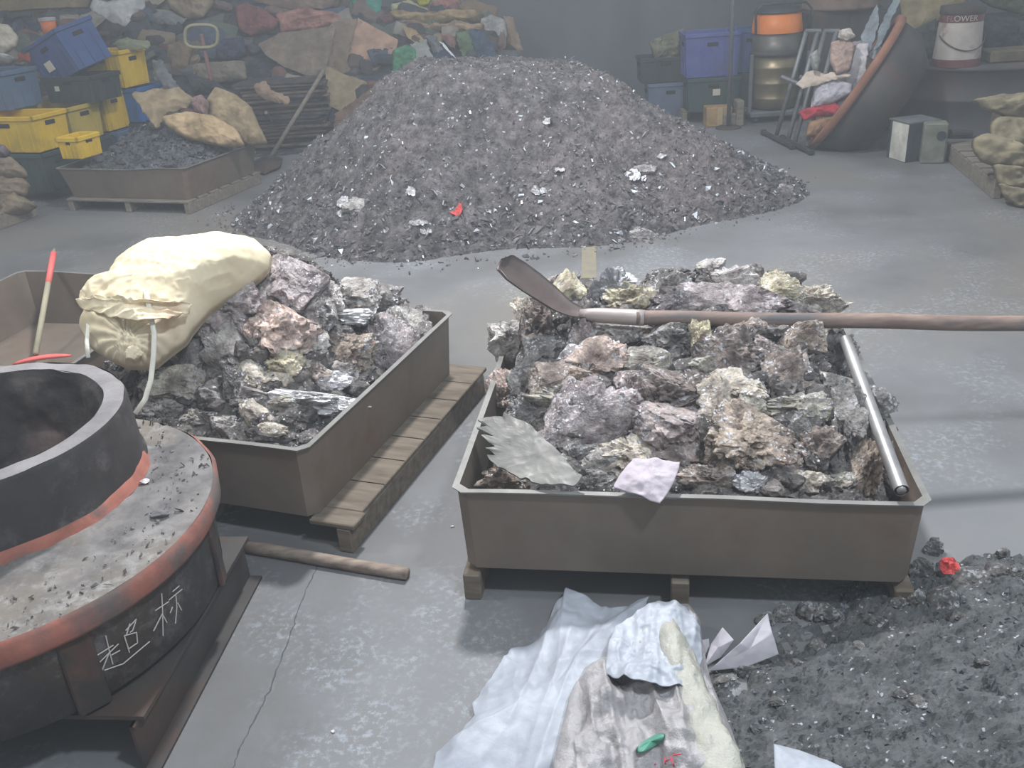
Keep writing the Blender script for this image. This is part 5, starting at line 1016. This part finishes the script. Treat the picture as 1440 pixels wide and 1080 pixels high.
# industrial vacuum
c_ = at(1096, 172, 0) + (0, .25, 0); t = thing('vacuum_cleaner', 'industrial drum vacuum cleaner with an orange head and steel body', 'vacuum cleaner', c_); R_ = .225
g = G(); g.lathe([(0, .12), (R_, .12), (R_, .2), (R_ + .006, .21), (R_, .22), (R_, .34), (R_ + .006, .35), (R_, .36), (R_, .48), (R_ + .006, .49), (R_, .50), (R_, .60), (0, .60)], c_, 40); g.go('drum_body', mat('brushed_steel', (120, 108, 84), (140, 128, 104), rough=.35, metal=.6, bump=.05), t, smooth=True)
g = G(); g.lathe([(R_ + .004, .60), (R_ + .02, .60), (R_ + .02, .64), (R_ + .004, .64)], c_, 40); g.go('clamp_ring', M_darksteel, t, smooth=True)
g = G(); g.lathe([(R_, .64), (R_, .80), (0, .80)], c_, 40); g.go('filter_section', mat('grey_steel', (92, 90, 84), (104, 100, 94), rough=.4, metal=.4, bump=.05), t, smooth=True)
g = G(); g.lathe([(R_ + .01, .80), (R_ + .01, .84), (R_ - .01, .96), (R_ - .05, .98), (0, .98)], c_, 40); g.go('orange_head', mat('orange_plastic', (206, 110, 36), (220, 126, 50), rough=.4, bump=0), t, smooth=True)
g = G(); g.lathe([(R_ - .0, .98), (R_ - .02, 1.02), (.08, 1.05), (0, 1.05)], c_, 32); g.go('black_cover', M_blk, t, smooth=True)
g = G(); g.tube([c_ + (x, -.18, z) for x, z in ((-.25, .80), (-.26, 1.0), (-.2, 1.06), (.2, 1.06), (.26, 1.0), (.25, .80))], .012, 8); g.go('carry_handle', M_blk, t, smooth=True)
g = G(); g.box(c_ + (0, 0, .08), (.56, .5, .05), bev=.01); g.box(c_ + (-.27, -.15, .35), (.03, .03, .55)); g.box(c_ + (.27, -.15, .35), (.03, .03, .55)); g.go('trolley_frame', mat('grey_frame', (84, 88, 92), (98, 102, 106), bump=.1), t)
for sx in (-1, 1):
    for sy in (-1, 1): g = G(); g.lathe([(0, -.015), (.03, -.015), (.03, .015), (0, .015)], c_ + (sx * .22, sy * .2, .031), 16, np.array(Matrix.Rotation(math.pi / 2, 3, 'Y'))); g.go('caster', M_blk, t)
g = G(); cc = c_ + (-.40, -.25, 0); g.box(cc + (0, 0, .12), (.07, .16, .24), bev=.01); g.box(cc + (-.09, 0, .06), (.12, .1, .12), bev=.01); setp(g.go('steel_bracket', M_greywood), 'short rusty bracket on the floor just left of the vacuum cleaner', 'bracket')
# steel trestles leaning
M_gal = mat('dull_galvanised', (104, 106, 108), (134, 136, 138), rough=.5, metal=.4, scale=5, bump=.15)
def trestle(dx, label):
    t = thing('steel_trestle', label, 'trestle', at(1100 + dx, 196, 0))
    F_ = [(1092, 190), (1108, 197)]; Tp = [(1134, 44), (1150, 44)]
    for (x, y), (x2, y2) in zip(F_, Tp):
        a_, b_ = at(x + dx, y + dx * .35, .035), atY(x2 + dx, y2, 8.15); g = G(); g.tube([a_, b_], .019, 10); g.go('leg', M_gal, t, smooth=True)
    a_, b_ = atY(1132 + dx, 44, 8.15), atY(1154 + dx, 44, 8.15); g = G(); g.tube([a_, b_], .02, 8); g.go('top_bar', M_gal, t)
    a_, b_ = at(1074 + dx, 186 + dx * .3, .025), at(1114 + dx, 206 + dx * .3, .025); g = G(); g.tube([a_, b_], .022, 8); g.go('foot_bar', M_darksteel, t)
    a_, b_ = atY(1098 + dx, 108, 8.05), atY(1128 + dx, 120, 8.0); g = G(); g.tube([a_, b_], .02, 8); g.go('brace', M_gal, t)
    for px_ in (1074, 1114): g = G(); p_ = at(px_ + dx, (186 if px_ < 1100 else 206) + dx * .3, .025); g.box(p_, (.05, .05, .05), bev=.01); g.go('rubber_foot', M_blk, t)
trestle(0, 'left one of the folded steel trestles leaning by the tilted tub'); trestle(26, 'right one of the folded steel trestles, nearer the tilted tub')
# cabinet and tall brown drum behind
c_ = atY(1182, 100, 9.3); t = thing('steel_cabinet', 'dark steel cabinet half hidden behind the leaning trestles', 'cabinet', (c_[0], c_[1], 0)); g = G(); g.box((c_[0], 9.45, .48), (.75, .5, .95), bev=.01); g.go('cabinet_body', M_darksteel, t)
for sx in (-1, 1): g = G(); g.box((c_[0] + sx * .18, 9.195, .48), (.34, .015, .88), bev=.004); dd = g.go('door', M_darksteel, t); g = G(); g.box((c_[0] + sx * .04, 9.18, .5), (.015, .02, .1)); g.go('door_handle', M_gal, dd)
g = G(); g.lathe([(0, 0), (.36, 0), (.37, .02), (.36, .04), (.36, .28), (.37, .30), (.36, .32), (.36, .6), (0, .6)], (c_[0], 9.45, .955), 40); setp(g.go('brown_drum', mat('brown_drum', (104, 88, 78), (128, 108, 96), rough=.8, scale=3, bump=.2, c3=(80, 62, 56), c3scale=2.5, c3pos=(.5, .65)), smooth=True), 'dusty brown drum standing on the cabinet above the trestles', 'drum')
# tilted tub
c_ = atY(1198, 124, 7.85); ax = Vector((-.79, .30, .53)).normalized(); c_ = c_ + (0, 0, .04); Rm = np.array(ax.to_track_quat('Z', 'Y').to_matrix())
t = thing('round_tub', 'large round steel tub tipped on its side with an orange-brown rim, full of plastic bags', 'tub', (c_[0], c_[1], 0)); R_ = .60
def tubpart(prof, name, M, n=72): 
    g = G(); g.lathe(prof, c_, n, Rm); V = np.array(g.V); V[:, 2] = np.maximum(V[:, 2], .004); return mk(name, V, g.F, M, t, smooth=True)
tubpart([(R_ - .05, -.04), (R_ - .02, -.05), (R_ - .03, -.22), (.42, -.40), (0, -.40)], 'tub_wall', M_darksteel)
tubpart([(R_ - .06, .0), (R_ - .07, -.04), (R_ - .07, -.2), (.38, -.36), (0, -.36)], 'inner_wall', M_crust)
tubpart([(R_ - .06, 0), (R_ - .05, .012), (R_ - .0, .012), (R_ + .01, 0), (R_ + .01, -.045), (R_ - .02, -.052)], 'rim', mat('orange_rust_rim', (116, 78, 60), (138, 96, 76), rough=.8, scale=5, bump=.3))
for i, (nm, ol, cl_, kd, lb, ct) in enumerate([
 ('white_bag', [(1120, 118), (1135, 100), (1148, 98), (1160, 104), (1190, 96), (1196, 106), (1170, 112), (1150, 120), (1128, 124)], ((196, 180, 164), (212, 196, 180)), 's', 'pale folded bag mouth sticking out of the tub to the left', 'bag'),
 ('white_bag', [(1146, 118), (1175, 112), (1200, 118), (1198, 132), (1170, 146), (1142, 152)], ((180, 176, 184), (200, 196, 204)), 'p', 'white plastic bag in the lower part of the tub opening', 'bag'),
 ('pink_bag', [(1168, 60), (1190, 54), (1204, 64), (1196, 100), (1176, 106), (1166, 88)], ((168, 142, 130), (188, 162, 150)), 'p', 'pinkish beige bag in the middle of the tub', 'bag'),
 ('white_bag', [(1180, 44), (1196, 40), (1204, 52), (1190, 58), (1178, 54)], ((184, 176, 166), (200, 192, 182)), 'p', 'small pale bag at the top of the tub contents', 'bag'),
 ('grey_bag', [(1196, 60), (1214, 56), (1212, 90), (1200, 124), (1194, 120)], ((140, 130, 136), (158, 148, 152)), 's', 'greyish sheet standing between the bags and the tub rim', 'plastic sheet'),
 ('grey_board', [(1210, 50), (1234, 6), (1236, 34), (1222, 74), (1214, 84)], ((128, 136, 142), (144, 152, 158)), 'c', 'left one of two grey boards sticking up out of the tub', 'board'),
 ('grey_board', [(1236, 40), (1258, -6), (1266, 0), (1240, 60), (1230, 70)], ((120, 130, 136), (136, 146, 152)), 'c', 'right one of two grey boards sticking up out of the tub', 'board'),
 ('silver_film', [(1222, 76), (1236, 56), (1240, 66), (1228, 84)], ((170, 172, 180), (186, 188, 196)), 's', 'silvery film below the two grey boards', 'film'),
 ('white_sack', [(1146, 114), (1180, 108), (1204, 112), (1206, 62), (1222, 60), (1216, 116), (1198, 142), (1168, 156), (1138, 160)], ((178, 172, 174), (200, 194, 196)), 's', 'large crumpled white sack filling the middle of the tub', 'sack'),
 ('red_bag', [(1122, 158), (1136, 152), (1176, 146), (1188, 152), (1180, 162), (1150, 164), (1130, 170)], ((170, 40, 56), (186, 54, 70)), 'p', 'bright red cloth bag low in the tub opening', 'bag'),
 ('tan_rags', [(1136, 172), (1160, 166), (1182, 162), (1172, 178), (1150, 192), (1132, 196)], ((146, 112, 84), (166, 130, 98)), 'p', 'tan and orange rags at the bottom of the tub opening', 'rag'),
 ('small_bag', [(1138, 80), (1150, 70), (1154, 84), (1150, 100), (1142, 98)], ((150, 150, 146), (164, 164, 160)), 'p', 'little white bag between the trestle legs', 'bag')]):
    jitem(nm, ol, cl_, kd, lb, ct, 950 + i, (7.87 if 4 <= i <= 7 else 7.74 if i == 8 else 7.66), thick=.07 if kd == 'p' else .02, wr=.016, th=.006 if kd != 'c' else .012, n=(-.4, -.8, .45), jag=.008)
# square tin and grey post
pA, pB, pC_ = at(1273, 229, 0), at(1241, 219, 0), at(1312, 224, 0); u_ = pB - pA; v_ = pC_ - pA; u_ = u_ / np.linalg.norm(u_) * .24; v_ = np.array([-u_[1], u_[0], 0]); v_ = v_ if v_ @ (pC_ - pA) > 0 else -v_; v_ = v_ / np.linalg.norm(v_) * .26; H_ = .29
t = thing('square_tin', 'square dark tin with a white paper face on the floor beside the tub', 'tin', pA + (u_ + v_) / 2)
def prism(g, P, h, z0=0): 
    n = len(P); g.add([(p[0], p[1], p[2] + z0) for p in P] + [(p[0], p[1], p[2] + z0 + h) for p in P], [tuple(range(n))[::-1], tuple(range(n, 2 * n))] + [(k, (k + 1) % n, n + (k + 1) % n, n + k) for k in range(n)])
g = G(); prism(g, [pA, pA + u_, pA + u_ + v_, pA + v_][::-1], H_); g.go('tin_body', J((44, 54, 58), (56, 66, 70)), t)
o_ = -v_ / np.linalg.norm(v_) * .004; g = G(); prism(g, [pA + o_ + u_ * .02, pA + o_ + u_ * .85, pA + u_ * .85, pA + u_ * .02], H_ - .01, .005); V = np.array(g.V); V = V + .0; g.V = V.tolist(); q = g.go('paper_face', J((182, 180, 170), (202, 200, 190)), t); q['label'] = 'white paper face'
g = G(); prism(g, [pA - u_ * .03 - v_ * .03, pA + u_ * 1.03 - v_ * .03, pA + u_ * 1.03 + v_ * 1.03, pA + v_ * 1.03 - u_ * .03], .012, H_); g.go('lid', J((84, 88, 90), (100, 104, 106)), t)
c_ = at(1318, 232, 0) + (.0, .06, 0); t = thing('steel_post', 'short grey steel post with a round hole beside the square tin', 'post', c_)
g = G(); g.box(c_ + (0, .05, .15), (.17, .14, .30), rotz(-.3), bev=.01); g.go('post_body', J((104, 106, 96), (120, 122, 110)), t); Rx = np.array(Matrix.Rotation(math.pi / 2, 3, 'X')); g = G(); g.lathe([(.0, .0), (.035, 0), (.035, .012), (.0, .012)], c_ + (.02, -.022, .21), 20, rotz(-.3) @ Rx); g.go('round_hole', M_blk, t)
g = G(); g.tube([c_ + (.12, .06, .2), c_ + (.30, .1, .18)], .035, 12); g.go('pipe_stub', M_darksteel, t)
# tank, boards, bucket
ct_ = atY(1360, 140, 8.25); t = thing('steel_tank', 'low wide brown-grey steel tank carrying the lettered bucket', 'tank', (ct_[0] + .1, ct_[1] + .3, 0))
zt = atY(1340, 97, 7.75)[2]; C3 = (ct_[0] + .15, 8.45, 0); g = G(); g.lathe([(.0, 0), (.83, 0), (.83, .03), (.81, .05), (.81, zt * .5), (.825, zt * .52), (.81, zt * .54), (.81, zt - .03), (.84, zt - .025), (.84, zt), (0, zt)], C3, 80); g.go('tank_body', mat('tank_steel', (62, 64, 66), (84, 80, 78), rough=.7, metal=.2, scale=2, bump=.2, c3=(96, 74, 66), c3scale=1.4, c3pos=(.5, .66)), t, smooth=True)
bk = atY(1343, 94, 7.95); bk = np.array([bk[0], bk[1], zt + .002]); t = thing('metal_bucket', 'white and dark red metal bucket lettered FLOWER, standing on the low tank', 'bucket', bk); s_ = pxm(bk); R0, R1, Hb = 31.5 * s_, 27 * s_, 78 * s_ * 1.0
def bpart(z0, z1, nm, M, e_=0, zs=8): g = G(); ra = lambda z: R0 + (R1 - R0) * z / Hb + e_; g.lathe([(ra(z), z) for z in np.linspace(z0, z1, zs)], bk, 48); return g.go(nm, M, t, smooth=True)
M_bw = mat('bucket_white', (150, 142, 136), (172, 164, 156), rough=.5, scale=6, bump=.1, c3=(126, 98, 92), c3scale=5, c3pos=(.56, .66)); M_br = mat('bucket_red', (84, 44, 44), (98, 56, 54), rough=.5, bump=.1)
bpart(0, Hb * .13, 'lower_band', M_br, .001); bpart(Hb * .13, Hb * .74, 'bucket_body', M_bw); bpart(Hb * .74, Hb * .86, 'upper_band', M_br, .001); g = G(); g.lathe([(R1 + .004, Hb * .86), (R1 + .012, Hb * .88), (R1 + .01, Hb), (R1 - .02, Hb), (0, Hb * .98)], bk, 48); g.go('lid', J((58, 52, 50), (72, 66, 62)), t, smooth=True)
g = G(); g.tube([bk + (math.sin(a) * (R0 + .006), -math.cos(a) * (R0 + .006), Hb * (.58 - .30 * math.cos(a * 1.05))) for a in np.linspace(-1.35, 1.35, 24)], .005, 6); g.go('wire_handle', M_darksteel, t)
def bent_text(s, size, zc, r, parent, M, a_mid, nm):
    cu = bpy.data.curves.new(nm, 'FONT'); cu.body = s; cu.size = size; cu.extrude = .001; cu.align_x = 'CENTER'; tmp = bpy.data.objects.new(nm, cu); COL.objects.link(tmp); dg = bpy.context.evaluated_depsgraph_get(); me = bpy.data.meshes.new_from_object(tmp.evaluated_get(dg))
    V = np.array([v.co[:] for v in me.vertices]); F = [list(p.vertices) for p in me.polygons]; bpy.data.objects.remove(tmp); a = a_mid + V[:, 0] / r; W = np.stack([bk[0] + (r + .003 + V[:, 2]) * np.sin(a), bk[1] - (r + .003 + V[:, 2]) * np.cos(a), bk[2] + zc + V[:, 1]], 1); return mk(nm, W, F, M, parent)
q = bent_text('FLOWER', .062, Hb * .765, R1 + .012, t, M_bw, -.42, 'bucket_lettering'); q['label'] = 'white letters FLOWER'
for i, (x0, x1, y0, lb) in enumerate([(1376, 1450, 92, 'upper weathered plank on the tank right of the bucket'), (1352, 1450, 104, 'lower dark plank on the tank beneath the bucket side')]):
    pass
g = G(); g.box((bk[0] + .62, 8.0, zt + .05), (.72, .28, .09), rotz(-.05), bev=.01); setp(g.go('wooden_plank', J((92, 84, 66), (106, 98, 78))), 'thick weathered plank on the tank just right of the lettered bucket', 'plank')
# shelf rack behind carrying tan sheets
t = thing('steel_rack', 'dark steel rack behind the bucket with a loaded upper shelf', 'rack', (4.5, 9.4, 0))
for x in (3.72, 5.6):
    for y in (9.35, 9.9): g = G(); g.box((x, y, .8), (.05, .05, 1.6)); g.go('upright', M_darksteel, t)
for z in (.12, .75, 1.12): g = G(); g.box((4.66, 9.62, z), (1.95, .62, .03)); g.go('shelf', M_darksteel, t)
rs = np.random.RandomState(4)
for i in range(3): g = G(); g.box((4.1 + i * .55, 9.6, .135 + .22), (.46, .5, .44), bev=.01); setp(g.go('dark_box', M_blk if i % 2 else M_grn), ['left', 'middle', 'right'][i] + ' dark box on the bottom shelf of the rack', 'box')
jitem('tan_board_sheet', [(1262, -6), (1372, -8), (1340, 16), (1300, 38), (1286, 46), (1284, 62), (1272, 40)], ((116, 104, 78), (136, 122, 92)), 's', 'tan slotted cardboard hanging down beside the lettered bucket', 'cardboard', 41, 8.9, thick=.04, th=.02, n=(-.2, -.8, .55), wr=.02)
jitem('dark_tarpaulin', [(1366, -8), (1450, -10), (1450, 24), (1420, 16), (1390, 8)], ((56, 62, 44), (72, 78, 58)), 'p', 'dark olive tarpaulin at the top right corner', 'tarpaulin', 42, 8.9, thick=.06, n=(0, -.8, .6))
jitem('dark_bag', [(1280, 44), (1316, 26), (1316, 84), (1290, 80)], ((44, 52, 52), (58, 66, 64)), 'p', 'dark bag left of the lettered bucket on the tank', 'bag', 43, 8.2, thick=.1)
jitem('dark_bag', [(1380, 20), (1430, 26), (1440, 80), (1384, 84)], ((34, 40, 48), (48, 54, 60)), 'p', 'dark bag right of the lettered bucket behind the plank', 'bag', 44, 8.35, thick=.12)
# right pallet with kraft sacks
pq = at(1400, 252, .13); pr_ = at(1330, 198, .13); dv = pr_ - pq; ra_ = math.atan2(dv[1], dv[0]) - math.pi / 2; L_ = np.linalg.norm(dv)
cPr = loc2w((pq[0], pq[1]), ra_, .5, .6); pallet('wooden_pallet', cPr, 1.0, 1.2, .13, ra_, 'grey wooden pallet under the kraft sacks at the right edge', M=M_greywood)
KS = [([(1400, 258), (1430, 266), (1540, 268), (1540, 298), (1430, 291), (1410, 276)], 5.62, 'lowest sack, hanging over the pallet front at right edge'), ([(1394, 231), (1430, 236), (1540, 240), (1540, 272), (1430, 270), (1402, 260)], 5.72, 'second sack up in the stack at right edge'),
      ([(1365, 196), (1384, 187), (1402, 194), (1440, 212), (1540, 214), (1540, 247), (1430, 242), (1396, 234), (1377, 227), (1367, 212)], 5.85, 'sack with a drooping open end in the stack at right edge'), ([(1391, 174), (1402, 164), (1540, 168), (1540, 224), (1430, 221), (1405, 214), (1392, 198)], 5.95, 'big upper sack in the stack at right edge'),
      ([(1364, 141), (1405, 133), (1540, 129), (1540, 171), (1432, 172), (1404, 161), (1380, 153)], 6.05, 'topmost flattened sack in the stack at right edge')]
for i, (ol, Y, lb) in enumerate(KS): jitem('kraft_sack', ol, ((112, 104, 84), (140, 130, 106)), 'p', 'tan kraft sack, ' + lb, 'sack', 970 + i, Y, thick=.13, wr=.028, n=(-.3, -.85, .4), group='kraft sacks stacked at the right edge', fold=(1, .2, .2), fa=.03)
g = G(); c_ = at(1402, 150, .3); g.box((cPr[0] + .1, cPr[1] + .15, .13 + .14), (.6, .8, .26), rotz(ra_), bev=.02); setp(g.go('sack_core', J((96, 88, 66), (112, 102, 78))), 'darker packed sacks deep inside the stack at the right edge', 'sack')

# ------------------------------------------------------------------ dusty air in the hall
hz = bpy.data.materials.new('dusty_air'); hz.use_nodes = True; nt = hz.node_tree; nt.nodes.clear(); ou = nt.nodes.new('ShaderNodeOutputMaterial'); vs = nt.nodes.new('ShaderNodeVolumeScatter')
vs.inputs['Color'].default_value = (.9, .95, 1, 1); vs.inputs['Density'].default_value = .017; vs.inputs['Anisotropy'].default_value = .2; nt.links.new(vs.outputs[0], ou.inputs['Volume'])
g = G(); g.box((0, 4.9, 2.55), (15.8, 11.9, 5.0)); h = g.go('haze', hz); h['kind'] = 'stuff'; h['label'] = 'thin bluish dust haze filling the hall'
